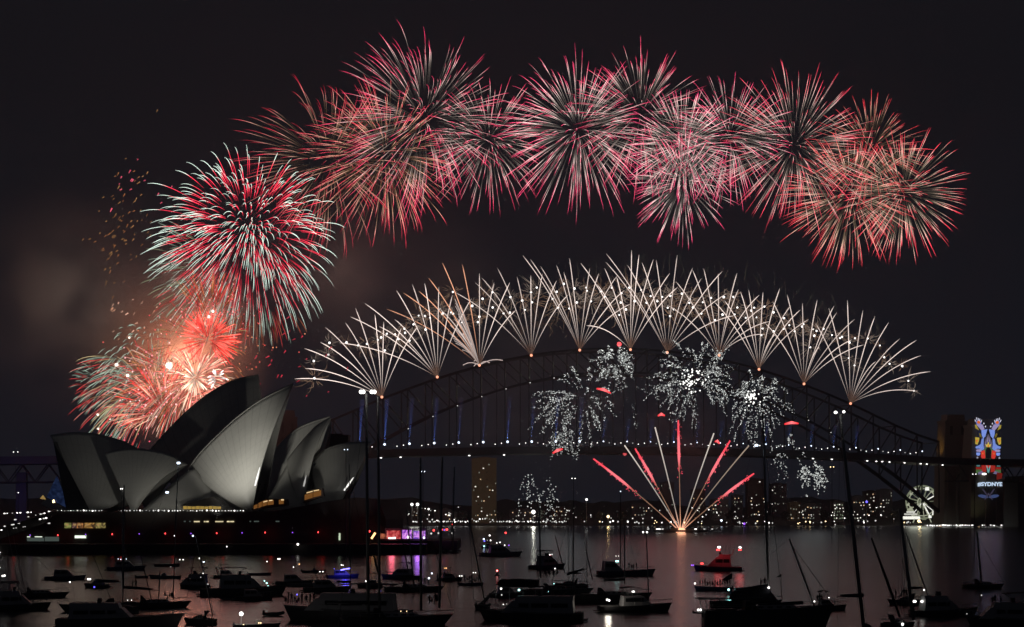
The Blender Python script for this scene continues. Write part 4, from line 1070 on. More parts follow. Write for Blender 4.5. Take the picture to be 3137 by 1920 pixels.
# barge and its fan of rockets
BYd = 1135; B = at(2085, 1629, BYd)
barge = thing("firework_barge", "low dark barge on the water at the foot of the rocket trails", "barge", (B.x, BYd, 0))
mb = MB(); mb.prism([(-16, .3), (16, .3), (18, 1.6), (-18, 1.6)], -4, 4); part("hull", mb, HULL[3], barge)
mb = MB(); mb.box((-4, 0, 2.2), (5, 4, 1.2)); mb.box((7, 0, 2.0), (8, 4, .8)); part("mortar_rack", mb, HULL[3], barge)
for x, c, r in ((-20, "white", .55), (-22, "white", .4), (-17, "dim", .5), (-30, "dim", .45), (13, "white", .5), (21, "dim", .4), (28, "dim", .4)):
    o = obj("deck_lamp", lampmesh(c, r, (1.8, 1, .7)), barge); o.location = (x * .7, -4.5, 2.2)
tr = thing("rocket_fan", "fan of red and white rocket trails shooting up from the barge", "firework", tuple(B))
for (x, y), red in (((415, 545), 1), ((750, 400), 0), ((865, 435), 1), ((1080, 205), 0), ((1330, 130), 1), ((1715, 270), 0), ((1890, 350), 1), ((2092, 405), 0), ((2147, 705), 1)):
    T = at(1700 + x / 3.52, 1250 + y / 3.52, BYd + random.uniform(-10, 10)) - B
    P_ = arc(Vector((0, 0, 0)), T, 5, 24); cols = []; rads = []
    for q in range(24):
        u = q / 23
        if red:
            g = min(1, max(0, (u - .52) / .12)); g2 = .5 if .85 > u > .6 else .15
            c = tuple(a * (1 - g) + b_ * g for a, b_ in zip((.30, .16, .10), (1.25, .04 + g2 * .4, .08 + g2 * .4)))
            rr = .28 + .62 * g * (1 - max(0, u - .75) * 2.6)
        else:
            c = tuple(v * (.25 + u * .75) for v in (.85, .75, .66)) if x != 2092 else tuple(v * (.2 + u * .3) for v in (.85, .66, .5)); rr = .3 + .12 * u
        if u < .22: c = tuple(a + b_ * (1 - u / .22) for a, b_ in zip(c, (1.3, .55, .32)))
        cols.append(c); rads.append(max(rr, .08))
    mb = MB(); mb.tube(P_, rads, 5, cols, cap=False); part("trail", mb, SPARK, tr, False, True, "red tipped trail" if red else "thin whitish trail")
    if red:
        mb = MB()
        for q in range(46):
            u = random.uniform(.5, .98); p = P_[int(u * 23)] + Vector((random.gauss(0, .8), 0, random.gauss(-.6, .8))); mb.octa(p, .35, (1.3, .12, .18))
        o = part("trail_sparks", mb, SPARK, tr, False, True); o["kind"] = "stuff"
mb = MB(); mb.ball((0, 0, .6), 3.0, (2.6, 1.1, .6), 10, (1.1, 1, .7)); part("launch_flare", mb, SPARK, tr, True, True)
light("barge_flare", 'POINT', B + Vector((0, -6, 4)), 1500, (1, .45, .25), 3)
light("barge_flare", 'POINT', B + Vector((0, 0, 60)), 5000, (1, .2, .2), 25)

# ------------------------------------------------------------------ smoke
def smoke(x, y, Y, rx, ry, rz, dens, label, nscale=2.2, thr=.42, color=(.82, .78, .75)):
    k = F / Y
    mb = MB(); mb.ball((0, 0, 0), 1, seg=24)
    m = bpy.data.materials.new("smoke"); m.use_nodes = True; t = m.node_tree; t.nodes.clear()
    out = t.nodes.new("ShaderNodeOutputMaterial"); vol = t.nodes.new("ShaderNodeVolumePrincipled")
    vol.inputs["Color"].default_value = (*color, 1); vol.inputs["Anisotropy"].default_value = 0
    tc = t.nodes.new("ShaderNodeTexCoord"); n = t.nodes.new("ShaderNodeTexNoise"); n.inputs["Scale"].default_value = nscale; n.inputs["Detail"].default_value = 3; n.inputs["Distortion"].default_value = .4
    mp = t.nodes.new("ShaderNodeMapping"); mp.inputs["Location"].default_value = (x * .01, y * .013, 0)
    t.links.new(tc.outputs["Object"], mp.inputs[0]); t.links.new(mp.outputs[0], n.inputs["Vector"])
    ln = t.nodes.new("ShaderNodeVectorMath"); ln.operation = 'LENGTH'; t.links.new(tc.outputs["Object"], ln.inputs[0])
    fo = t.nodes.new("ShaderNodeMapRange"); fo.interpolation_type = 'SMOOTHSTEP'; fo.inputs["From Min"].default_value = 1.0; fo.inputs["From Max"].default_value = .25; t.links.new(ln.outputs["Value"], fo.inputs["Value"])
    nr = t.nodes.new("ShaderNodeMapRange"); nr.inputs["From Min"].default_value = thr - .03; nr.inputs["From Max"].default_value = thr + .17; t.links.new(n.outputs["Fac"], nr.inputs["Value"])
    mu = t.nodes.new("ShaderNodeMath"); mu.operation = 'MULTIPLY'; t.links.new(fo.outputs[0], mu.inputs[0]); t.links.new(nr.outputs[0], mu.inputs[1])
    m2 = t.nodes.new("ShaderNodeMath"); m2.operation = 'MULTIPLY'; m2.inputs[1].default_value = dens; t.links.new(mu.outputs[0], m2.inputs[0])
    t.links.new(m2.outputs[0], vol.inputs["Density"]); t.links.new(vol.outputs[0], out.inputs["Volume"])
    me = mb.mesh("smoke", m, True)
    o = obj("smoke", me, None, tuple(at(x, y, Y))); o.scale = (rx / k, ry, rz / k)
    tag(o, label, "smoke", None, "stuff")
    return o
smoke(230, 930, 1230, 430, 60, 430, .011, "brown smoke drifting up at the left edge")
smoke(530, 1080, 1205, 340, 42, 360, .045, "glowing smoke behind the hot red fireworks", 2.5, .36)
smoke(1130, 850, 1300, 520, 60, 300, .0045, "thin brown smoke between the huge burst and the fans")
smoke(1700, 1250, 1330, 560, 60, 330, .005, "grey smoke hanging under the arch", 3, .44)
smoke(2090, 1370, 1150, 300, 30, 230, .008, "reddish smoke around the rocket trails", 3.5, .46)
light("smoke_glow", 'POINT', at(560, 1110, 1196), 150000, (1, .36, .2), 10)
light('smoke_glow', 'POINT', at(640, 990, 1196), 45000, (1, .25, .15), 8)
light("smoke_glow", 'POINT', at(200, 900, 1190), 26000, (1, .75, .6), 20)
light("smoke_glow", 'POINT', at(1040, 830, 1285), 22000, (1, .6, .5), 20)

# ------------------------------------------------------------------ people
def person_mesh(pose):
    J = {"hip": (0, 0, .95), "chest": (0, .02, 1.32), "neck": (0, .02, 1.5), "head": (0, .0, 1.63), "top": (0, 0, 1.74)}
    if pose == "sit":
        J = {k: (v[0], v[1], v[2] - .45) for k, v in J.items()}
    z = J["hip"][2]
    for s, n in ((-1, "l"), (1, "r")):
        J[n + "sh"] = (s * .19, 0, z + .46)
        arm = pose == "wave" and s == 1
        J[n + "el"] = (s * .30, -.06, z + (.62 if arm else .18)); J[n + "ha"] = (s * (.34 if arm else .26), -.16, z + (.9 if arm else -.04))
        if pose == "sit":
            J[n + "kn"] = (s * .13, -.44, z + .02); J[n + "an"] = (s * .13, -.46, z - .42); J[n + "to"] = (s * .14, -.6, z - .46)
        else:
            J[n + "kn"] = (s * .12, -.02, .5); J[n + "an"] = (s * .13, .02, .08); J[n + "to"] = (s * .14, -.14, .03)
        J[n + "hp"] = (s * .1, 0, z - .05)
    rad = {"hip": .15, "chest": .17, "neck": .06, "head": .105, "top": .07}
    names = list(J); idx = {n: i for i, n in enumerate(names)}
    E = [("hip", "chest"), ("chest", "neck"), ("neck", "head"), ("head", "top")]
    for n in "lr":
        E += [("chest", n + "sh"), (n + "sh", n + "el"), (n + "el", n + "ha"), ("hip", n + "hp"), (n + "hp", n + "kn"), (n + "kn", n + "an"), (n + "an", n + "to")]
        rad.update({n + "sh": .07, n + "el": .05, n + "ha": .04, n + "hp": .1, n + "kn": .07, n + "an": .05, n + "to": .04})
    me = bpy.data.meshes.new("person"); me.from_pydata([J[n] for n in names], [(idx[a], idx[b]) for a, b in E], [])
    o = bpy.data.objects.new("tmp_person", me); COL.objects.link(o)
    sk = o.modifiers.new("skin", 'SKIN')
    for n in names:
        me.skin_vertices[0].data[idx[n]].radius = (rad[n], rad[n] * .8)
    me.skin_vertices[0].data[idx["hip"]].use_root = True
    o.modifiers.new("sub", 'SUBSURF').levels = 1
    bpy.context.view_layer.update()
    r = bpy.data.meshes.new_from_object(o.evaluated_get(bpy.context.evaluated_depsgraph_get()))
    bpy.data.objects.remove(o); r.materials.clear(); r.materials.append(CLOTH)
    r.polygons.foreach_set("use_smooth", [True] * len(r.polygons)); r.name = "person"
    return r
PM = {p: person_mesh(p) for p in ("stand", "sit", "wave")}

# ------------------------------------------------------------------ boats
def hull_mb(L, B, H, bow=1.0, fine=.9):
    mb = MB(); ns = 15; rows = []
    for i in range(ns + 1):
        u = i / ns
        w = B / 2 * (1 - max(0, (u - .35) / .65) ** 2.4 * .985) * (.9 + .1 * min(1, u / .2))
        h = H * (1 + .42 * u ** 2.2 * bow)
        x = (u - .5) * L
        rake = max(0, u - .55) / .45
        row = []
        for (a, zz, rr) in ((0, -.45, 1), (.55, -.42, .92), (.86, .0, .6), (.95, .5, .3), (1.0, 1.0, 0)):
            z = zz * h if zz > 0 else zz
            row.append((x - rake ** 1.5 * rr * L * .10 * fine, w * a * (1 - .25 * rr * rake), z))
        rows.append([(p[0], -p[1], p[2]) for p in reversed(row)] + row[1:])
    m = len(rows[0]); vs = [p for r in rows for p in r]
    fs = [(i * m + j, i * m + j + 1, (i + 1) * m + j + 1, (i + 1) * m + j) for i in range(ns) for j in range(m - 1)]
    fs += [tuple(reversed(range(m)))]
    mb.add(vs, fs)
    dk = MB(); dv = []
    for r in rows: dv += [(r[0][0], r[0][1] * .985, r[0][2] - .06), (r[-1][0], r[-1][1] * .985, r[-1][2] - .06)]
    dk.add(dv, [(2 * i, 2 * i + 1, 2 * i + 3, 2 * i + 2) for i in range(ns)])
    dk.add([rows[0][0], rows[0][-1], (rows[0][0][0], rows[0][-1][1], -.4), (rows[0][0][0], rows[0][0][1], -.4)], [(0, 1, 2, 3)])
    return mb, dk, lambda u: H * (1 + .42 * max(0, u) ** 2.2 * bow)

def house(x0, x1, w, z0, h, rf=.5, ra=.15):
    mb = MB(); vs = []
    for s in (-1, 1):
        vs += [(x0, s * w / 2, z0), (x1, s * w / 2, z0), (x1 - rf * h, s * w * .42, z0 + h), (x0 + ra * h, s * w * .42, z0 + h)]
    mb.add(vs, [(0, 1, 2, 3), (7, 6, 5, 4), (0, 4, 5, 1), (1, 5, 6, 2), (2, 6, 7, 3), (3, 7, 4, 0)])
    return mb

GRP = "boats moored in the harbour"
BOATS = {}
def start_boat(kind, x0, x1, wl, label, bow, yaw, cat):
    Y = depth(wl); k = F / Y; L = (x1 - x0) / k / max(.6, math.cos(R(yaw)))
    rz = R(yaw) if bow > 0 else math.pi - R(yaw)
    c = at((x0 + x1) / 2, wl, Y)
    t = thing(kind, label, cat, (c.x, Y, 0), rz, GRP)
    BOATS[label] = t
    def local(px, py, dy=0.0): return Matrix.Rotation(-rz, 3, 'Z') @ (at(px, py, Y + dy) - Vector((c.x, Y, 0)))
    return t, L, local, Y, k

def add_lamps(t, local, lamps, k):
    for l in lamps:
        x, y, c, r = l[:4]
        o = obj("boat_lamp", lampmesh(c, round(r / k * 1.05, 2)), t); o.location = local(x, y, -.6)

def add_people(t, pts, Y, label, poses=("stand", "stand", "sit", "wave")):
    for x, y in pts:
        o = obj("person", PM[random.choice(poses)], None, tuple(at(x, y, Y + random.uniform(-.6, .6))), random.uniform(0, 6.28))
        s = random.uniform(.92, 1.05); o.scale = (s, s, s)
        tag(o, label, "person", label)

def rail(t, L, B, sh, u0=.45, u1=1.0, h=.65):
    mb = MB()
    for s in (-1, 1):
        pts = []
        for q in range(7):
            u = u0 + (u1 - u0) * q / 6
            w = B / 2 * (1 - max(0, (u - .35) / .65) ** 2.4 * .985)
            p = Vector(((u - .5) * L, s * w * .95, sh(u) + h)); pts.append(p)
            mb.tube([p, p - Vector((0, 0, h))], .025, 4)
        mb.tube(pts, .03, 4)
    part("rail", mb, ALU, t)

def cruiser(x0, x1, wl, label, bow=1, yaw=15, hull=0, fly=True, bimini=True, H=None, lamps=(), cabin=(.22, .72), arch_=False, ch=1.0, cat="motor boat", antenna=True, name="motor_cruiser", canvas=CANVAS):
    t, L, local, Y, k = start_boat(name, x0, x1, wl, label, bow, yaw, cat)
    B = min(L * .32, 4.8); H = H or max(.7, L * .085)
    mb, dk, sh = hull_mb(L, B, H)
    part("hull", mb, HULL[hull], t, True); part("deck", dk, DECK, t)
    mb = MB(); mb.tube([((u - .5) * L, s * B / 2 * (1 - max(0, (u - .35) / .65) ** 2.4 * .985) * 1.01, sh(u) - .12) for s in (1,) for u in [q / 10 for q in range(11)]], .06, 4); part("rub_rail", mb, ALU, t)
    a, b = cabin; cx0, cx1 = (a - .5) * L, (b - .5) * L; hh = 1.65 * ch * min(1, L / 9)
    cb = house(cx0, cx1, B * .82, sh(.4) - .1, hh, 1.0, .1); cab = part("cabin", cb, CABIN, t)
    mb = MB()
    for s in (-1, 1):
        n = 3
        for q in range(n):
            xa = cx0 + (cx1 - cx0) * (.08 + .8 * q / n); xb = cx0 + (cx1 - cx0) * (.08 + .8 * (q + .86) / n) - (.6 * hh if q == n - 1 else 0)
            mb.box(((xa + xb) / 2, s * B * .395, sh(.4) + hh * .58), (max(xb - xa, .3), .08, hh * .36), Matrix.Rotation(s * -.12, 3, 'X'))
    part("side_windows", mb, DARKGLASS, cab)["kind"] = "stuff"
    zt = sh(.4) + hh - .1
    if fly:
        mb = house(cx0 + .2, cx1 - hh * 1.2, B * .7, zt, .75, .4, -.2); part("flybridge", mb, CABIN, t)
        mb = MB(); mb.box(((cx0 + cx1) / 2 - .3, 0, zt + 1.0), (.5, B * .4, .8), None, .8); part("helm_seat", mb, CANVAS, t)
        zt += .7
    if bimini:
        mb = MB(); bx0, bx1 = cx0 - .1, cx0 + (cx1 - cx0) * .62
        pts = []
        for q in range(7):
            u = q / 6; pts.append((bx0 + (bx1 - bx0) * u, zt + 1.35 + .22 * math.sin(math.pi * u)))
        vs = [(x, s * B * .38, z - .08 * (1 - s * s)) for x, z in pts for s in (-1, 1)] + [(x, s * B * .38, z - .1) for x, z in pts for s in (-1, 1)]
        n_ = len(pts)
        mb.add(vs, [(2 * q, 2 * q + 1, 2 * q + 3, 2 * q + 2) for q in range(n_ - 1)] + [(2 * n_ + 2 * q, 2 * n_ + 2 * q + 2, 2 * n_ + 2 * q + 3, 2 * n_ + 2 * q + 1) for q in range(n_ - 1)] +
               [(2 * q, 2 * q + 2, 2 * n_ + 2 * q + 2, 2 * n_ + 2 * q) for q in range(n_ - 1)] + [(2 * q + 1, 2 * n_ + 2 * q + 1, 2 * n_ + 2 * q + 3, 2 * q + 3) for q in range(n_ - 1)])
        bi = part("bimini", mb, canvas, t)
        mb = MB()
        for x in (bx0 + .2, (bx0 + bx1) / 2, bx1 - .2):
            for s in (-1, 1): mb.tube([((bx0 + bx1) / 2 + (x - (bx0 + bx1) / 2) * .4, s * B * .38, zt), (x, s * B * .38, zt + 1.4)], .035, 4)
        part("frame", mb, ALU, bi)
    if arch_:
        mb = MB()
        for s in (-1, 1): mb.tube([(cx0 - .2, s * B * .36, zt - .4), (cx0 - .6, s * B * .34, zt + 1.3)], .09, 5)
        mb.tube([(cx0 - .6, -B * .34, zt + 1.3), (cx0 - .6, B * .34, zt + 1.3)], .09, 5)
        mb.ball((cx0 - .6, 0, zt + 1.5), .3, seg=8, sc=(1, 1, .5)); part("radar_arch", mb, ALU, t)
    if antenna:
        mb = MB(); mb.tube([(cx0 + .5, B * .3, zt), (cx0 + .2, B * .32, zt + 3.2)], .03, 4); part("antenna", mb, ROPE, t)
    rail(t, L, B, sh)
    mb = MB(); mb.box((-.5 * L - .35, 0, .25), (.8, B * .8, .12)); part("swim_platform", mb, DECK, t)
    add_lamps(t, local, lamps, k)
    return t, local, Y, k

def yacht(x0, x1, wl, label, mast, bow=1, yaw=12, hull=0, lamps=(), stays=(), boom=None, H=None, mr_=.11, spreader=True, extra_masts=(), tent=False, name="sailing_yacht", dodger=True):
    """mast: (top x, top y, foot x, foot y) in the photograph; stays: more lines of the same kind; boom: (x0, y0, x1, y1)"""
    t, L, local, Y, k = start_boat(name, x0, x1, wl, label, bow, yaw, "yacht")
    B = min(L * .29, 4.4); H = H or max(.8, L * .075)
    mb, dk, sh = hull_mb(L, B, H, .6, 1.3)
    part("hull", mb, HULL[hull], t, True); part("deck", dk, DECK, t)
    cab = part("coachroof", house(-.12 * L, .22 * L, B * .55, sh(.5) - .05, .55, 1.5, .4), CABIN, t)
    mb = MB()
    for s in (-1, 1):
        for q in range(4): mb.box((-.08 * L + q * L * .07, s * B * .262, sh(.5) + .27), (L * .04, .05, .2))
    part("portholes", mb, DARKGLASS, cab)["kind"] = "stuff"
    if dodger:
        part("dodger", house(-.2 * L, -.09 * L, B * .6, sh(.3), 1.25, .9, .1), CANVAS, t)
    mb = MB(); mb.box((-.34 * L, 0, sh(.1) + .1), (L * .16, B * .45, .12)); part("cockpit_seat", mb, DECK, t)
    for mi, m_ in enumerate((mast,) + tuple(extra_masts)):
        if m_ is None: continue
        top, foot = local(m_[0], m_[1]), local(m_[2], m_[3]); rr = .85 * (m_[4] if len(m_) > 4 else mr_)
        mo = MB(); mo.tube([foot, foot.lerp(top, .5), top], [rr, rr, rr * .75], 8); ms = part("mast", mo, ALU, t, True)
        if spreader:
            for f_ in (.42, .7):
                p = foot.lerp(top, f_); mb = MB(); mb.tube([p + Vector((-.1, -1.3, .1)), p, p + Vector((-.1, 1.3, .1))], .045, 4); part("spreader", mb, ALU, ms)
        mb = MB()
        for s in (-1, 1): mb.tube([top.lerp(foot, .03), foot.lerp(top, .7) + Vector((-.1, s * 1.3, .1)), foot.lerp(top, .42) + Vector((-.1, s * 1.35, 0)), Vector((foot.x, s * B * .47, sh(.5)))], .022, 3)
        if mi == 0:
            mb.tube([top, Vector((-.49 * L, 0, sh(0) + .3))], .022, 3)
        part("rigging", mb, ROPE, t)
        if mi == 0 and not stays:
            mb = MB(); mb.tube([top.lerp(foot, .08), Vector((.49 * L, 0, sh(1) + .2))], .04, 5); part("forestay", mb, ROPE, t)
    for s_ in stays:
        mb = MB(); a, b = local(s_[0], s_[1]), local(s_[2], s_[3]); r_ = s_[4] if len(s_) > 4 else .09
        mb.tube([a, a.lerp(b, .5), b], [r_ * .45, r_, r_ * .8], 6); part("furled_jib", mb, CANVAS, t, True)
    if boom is None and mast: 
        foot = local(mast[2], mast[3]); p0 = Vector((foot.x, 0, max(foot.z, sh(.5)) + 1.5)); p1 = p0 + Vector((-.36 * L, 0, .15))
    elif boom: p0, p1 = local(boom[0], boom[1]), local(boom[2], boom[3])
    if boom is not False and (mast or boom):
        mb = MB(); mb.tube([p0, p1], .07, 6); part("boom", mb, ALU, t)
        mb = MB(); n = 7; mb.tube([p0.lerp(p1, q / n) + Vector((0, 0, .2)) for q in range(n)], [.26, .27, .25, .22, .18, .15, .1], 8); part("furled_sail", mb, CANVAS, t, True)
    rail(t, L, B, sh, .02, 1.0, .6)
    add_lamps(t, local, lamps, k)
    return t, local, Y, k

def open_boat(x0, x1, wl, label, bow=1, yaw=10, hull=1, lamps=(), console=True, name="open_boat", cat="open boat"):
    t, L, local, Y, k = start_boat(name, x0, x1, wl, label, bow, yaw, cat)
    B = max(1.6, L * .3); H = max(.45, L * .09)
    mb, dk, sh = hull_mb(L, B, H, .9)
    part("hull", mb, HULL[hull], t, True); part("deck", dk, DECK, t)
    mb = MB()
    for u in (-.25, .05): mb.box((u * L, 0, H * .9), (.35, B * .8, .12))
    part("thwart", mb, DECK, t)
    if console: part("console", house(-.05 * L, .1 * L, B * .4, H * .8, .8, .5, .1), CABIN, t)
    mb = MB(); mb.box((-.5 * L - .1, 0, H * .9), (.35, .35, .7), None, .8); part("outboard_motor", mb, CANVAS, t)
    add_lamps(t, local, lamps, k)
    return t, local, Y, k

def dinghy(x0, x1, wl, z, label, Y=None, tilt=0):
    Y = Y or depth(wl); k = F / Y; c = at((x0 + x1) / 2, wl, Y); L = (x1 - x0) / k
    t = thing("inflatable_dinghy", label, "dinghy", (c.x, Y, c.z if z is None else z), 0)
    mb = MB(); r = L * .09
    pts = [(-L * .5, -L * .2, r), (L * .2, -L * .2, r), (L * .42, -L * .1, r * 1.5), (L * .48, 0, r * 1.7), (L * .42, L * .1, r * 1.5), (L * .2, L * .2, r), (-L * .5, L * .2, r)]
    mb.tube(pts, [r * .7, r, r, r, r, r, r * .7], 8); part("tube", mb, RUBBER, t, True)
    mb = MB(); mb.box((-.03 * L, 0, r * .5), (L * .85, L * .3, r * .5)); part("floor", mb, DECK, t)
    mb = MB(); mb.box((-.47 * L, 0, r * 2), (L * .12, L * .1, L * .2), None, .8); part("outboard_motor", mb, CANVAS, t)
    return t

W = "white"; C_ = "cool"
# far row
cruiser(1471, 1600, 1704, "motor cruiser with a cluster of white lamps and a red masthead light, farthest out alone", 1, 12, 2, True, False, lamps=((1549, 1632, "red", 3), (1522, 1663, W, 1.6), (1532, 1661, W, 1.8), (1546, 1670, W, 1.8), (1559, 1670, "purple", 2), (1527, 1677, W, 2), (1540, 1677, W, 2.1)), arch_=True, ch=1.2)
cruiser(1473, 1512, 1679, "small ferry with a pale blue lit stern just behind the red lamped cruiser", -1, 10, 1, True, False, lamps=((1482, 1651, "cool", 2.6), (1484, 1657, "blue", 2.2), (1493, 1656, W, 1.6), (1503, 1655, W, 2), (1500, 1640, W, 2.4), (1483, 1673, "teal", 2), (1497, 1673, "teal", 1.4), (1503, 1673, "teal", 1.8)), antenna=False, name="harbour_ferry", cat="ferry", ch=1.4)
cruiser(2124, 2272, 1748, "patrol boat with red strips of light and red reflections on the water", -1, 8, 1, True, False, lamps=((2201, 1676, W, 3.2), (2205, 1676, W, 3.2), (2197, 1684, "red", 3), (2203, 1684, "red", 3), (2266, 1676, W, 3), (2269, 1677, W, 2.6), (2264, 1684, "red", 2.6), (2269, 1684, "red", 2.6), (2148, 1726, "red", 2.6), (2153, 1726, "red", 2.6), (2215, 1726, "red", 2.6), (2220, 1726, "red", 2.6), (2119, 1731, "purple", 2.4), (2124, 1731, "purple", 2), (2186, 1731, "purple", 2.2)), ch=1.6, arch_=True, name="patrol_boat", cat="patrol boat")
light("red_deck_light", 'POINT', at(2200, 1694, depth(1748) - 4), 110, (1, .04, .05), 1.2)
light("red_deck_light", 'POINT', at(2266, 1694, depth(1748) - 4), 100, (1, .04, .05), 1.2)
cruiser(1832, 2010, 1764, "long launch with a teal lit wheelhouse and people on its foredeck", 1, 10, 1, False, False, lamps=((1887, 1703, W, 1.2), (1895, 1703, W, 1.2), (1888, 1719, "teal", 2.6), (1893, 1719, "teal", 2.6)), cabin=(.08, .42), ch=1.5, name="launch", cat="launch")
add_people(BOATS, [(1927, 1744), (1934, 1746), (1940, 1748), (1950, 1744)], depth(1764), "dark person on the foredeck of the teal lit launch")
cruiser(1630, 1733, 1742, "canopied cruiser seen end on with rows of white and orange lamps", 1, 40, 1, True, True, lamps=((1680, 1699, W, 2), (1684, 1699, W, 2), (1680, 1702, "red", 2), (1686, 1702, "red", 2), (1691, 1698, W, 1.2), (1678, 1721, W, 2.6), (1691, 1721, W, 2.7), (1655, 1732, "orange", 2), (1668, 1734, "orange", 2.1), (1687, 1741, W, 2.5), (1700, 1742, W, 2.6)), ch=1.2)
open_boat(1405, 1483, 1793, "small open boat full of people left of the red buoy", 1, 8, 1, lamps=((1408, 1764, W, 1.6), (1415, 1764, W, 1.6), (1450, 1754, W, 1.4), (1457, 1754, W, 1.4)))
add_people(BOATS, [(1424, 1783), (1431, 1783), (1438, 1784), (1445, 1783), (1452, 1784), (1460, 1783), (1467, 1784)], depth(1793), "dark person crowded in the small open boat", ("sit", "stand"))
cruiser(1341, 1417, 1779, "boat with a curved canopy and seated people beside the dark mast", 1, 14, 3, False, True, lamps=((1362, 1740, "orange", 1.8), (1367, 1740, "orange", 1.8)), antenna=False)
add_people(BOATS, [(1352, 1766), (1362, 1767), (1374, 1767)], depth(1779), "dark person under the curved canopy", ("sit",))
cruiser(1166, 1286, 1773, "dark cruiser with raised stern rails between two dark masts", -1, 14, 3, False, True, lamps=())
cruiser(1002, 1100, 1770, "boat glowing with blue strip light and a blue reflection", 1, 10, 1, False, False, lamps=((1046, 1730, W, 1.8), (1051, 1731, W, 1.4), (1024, 1742, "blue", 1)), ch=.9)
bb = BOATS["boat glowing with blue strip light and a blue reflection"]
Yb = depth(1770); mb = MB(); rzb = bb.rotation_euler[2]
mb.tube([Matrix.Rotation(-rzb, 3, 'Z') @ (at(x, y, Yb - 2.6) - Vector(bb.location)) for x, y in ((1044, 1746), (1058, 1743), (1072, 1741))], .14, 5); part("blue_light_strip", mb, emit("blue_strip", (.16, .14, 1), 6), bb)
light("blue_strip_glow", 'POINT', at(1058, 1746, Yb - 4), 340, (.08, .06, 1), .8)
# buoy
t = thing("channel_buoy", "small buoy with a red light alone on the open water", "buoy", (at(1523, 1763, depth(1763)).x, depth(1763), 0))
mb = MB(); mb.tube([(0, 0, -.3), (0, 0, .3)], .7, 12); mb.tube([(0, 0, .3), (0, 0, 1.0)], [.3, .12], 8); part("float", mb, HULL[3], t)
o = obj("lamp_head", lampmesh("red", .28), t); o.location = (0, 0, 1.25); o = obj("lamp_head", lampmesh(W, .14), t); o.location = (0, -.25, 1.25)
# left side boats
open_boat(417, 455, 1770, "low grey tender moored left of the leaning stay", 1, 6, 2, console=False)
open_boat(455, 552, 1772, "long low launch beside the low grey tender", -1, 6, 2, lamps=((523, 1736, "dim", 1.2),))
cruiser(330, 446, 1746, "far blue tinted launch under the podium wall", 1, 8, 1, False, False, lamps=((362, 1712, C_, 1.2), (370, 1713, C_, 1.3), (378, 1712, C_, 1.3), (387, 1712, C_, 1.1)), antenna=False, name="launch", cat="launch")
open_boat(475, 552, 1735, "dark low boat with a dim lamp left of the houseboat", 1, 5, 3, console=False)
cruiser(547, 640, 1800, "boxy dark houseboat left of the flybridge cruiser", -1, 12, 3, True, True, lamps=((611, 1710, W, 2), (623, 1721, C_, 1.8), (626, 1721, C_, 1.6), (623, 1756, "warm", 1.5), (616, 1768, "dim", 1.4), (637, 1789, "dim", 1.8), (551, 1714, W, 1.6), (561, 1714, W, 1.6)), cabin=(.05, .95), ch=1.3, name="houseboat", cat="houseboat")
cruiser(620, 875, 1824, "large flybridge cruiser with a pale canopy, bow pointing right", 1, 14, 3, True, True, lamps=((852, 1712, W, 2), (857, 1712, W, 2), (818, 1720, W, 1.7), (899, 1737, W, 1.6), (917, 1728, "orange", 1.8), (810, 1779, "teal", 1.8), (817, 1786, "teal", 2.2), (821, 1794, "teal", 1.2)), canvas=CABIN, ch=1.2, arch_=True)
cruiser(722, 838, 1838, "small dark cruiser just below the large flybridge cruiser", 1, 10, 3, False, False)
cruiser(845, 960, 1790, "sleek dark cruiser with two small lamps off its bow", 1, 10, 3, False, False, lamps=((980, 1751, W, 1.7), (989, 1751, W, 1.8)))
cruiser(930, 1075, 1812, "dark cruiser just right of the sleek one, below the blue boat", 1, 8, 3, False, True, lamps=((1121, 1780, W, 2.2),))
open_boat(880, 995, 1797, "low pale tender lying under the dark cruisers", 1, 5, 2, console=False)
yacht(365, 584, 1862, "yacht with two crew standing and a bow pointing right, left of the star lamp", (546, 1418, 530, 1836), 1, 10, 3, lamps=((545, 1418, C_, 3.6), (549, 1418, C_, 3.2), (510, 1508, C_, 3), (514, 1508, C_, 3)), stays=((423, 1667, 464, 1838),), boom=(380, 1802, 484, 1808), extra_masts=((380, 1485, 378, 1806, .16), (490, 1750, 486, 1832, .12)))
add_people(BOATS, [(407, 1804), (416, 1803)], depth(1862), "one of two people standing together on the yacht's roof", ("stand",))
add_people(BOATS, [(505, 1833), (520, 1834), (527, 1835)], depth(1862), "person seated near the bow of the yacht with two crew", ("sit",))
yacht(175, 420, 1874, "dark ketch with white deck lamps and a blue lit cover", (373, 1497, 376, 1850), -1, 8, 3, lamps=((270, 1774, W, 2.8), (276, 1774, W, 2.8), (214, 1783, W, 2.4), (289, 1798, "blue", 2.2), (391, 1838, W, 1.4), (403, 1838, W, 1.4), (370, 1497, W, 1.8), (375, 1497, W, 1.6)), stays=((230, 1560, 345, 1850, .05),), boom=(290, 1782, 378, 1784))
cruiser(-40, 152, 1868, "dark cruiser cut by the left edge of the photo", 1, 12, 3, True, True, lamps=((8, 1764, W, 2.8), (14, 1763, W, 3), (0, 1738, W, 1.6)))
cruiser(180, 560, 1925, "large dark motor yacht along the bottom edge, left", 1, 6, 3, True, False, lamps=((337, 1857, "dim", 1.6), (346, 1897, "teal", 2.4), (350, 1902, "teal", 2.2), (392, 1838, "dim", 1.4)), ch=.9, cabin=(.1, .6))
yacht(560, 662, 1912, "grey stern of a yacht with a leaning stay beside the star lamp", (599, 1643, 652, 1888, .10), -1, 14, 3, lamps=((591, 1641, C_, 2.6), (622, 1756, W, 1.4), (615, 1768, "dim", 1.3)), boom=False, spreader=False)
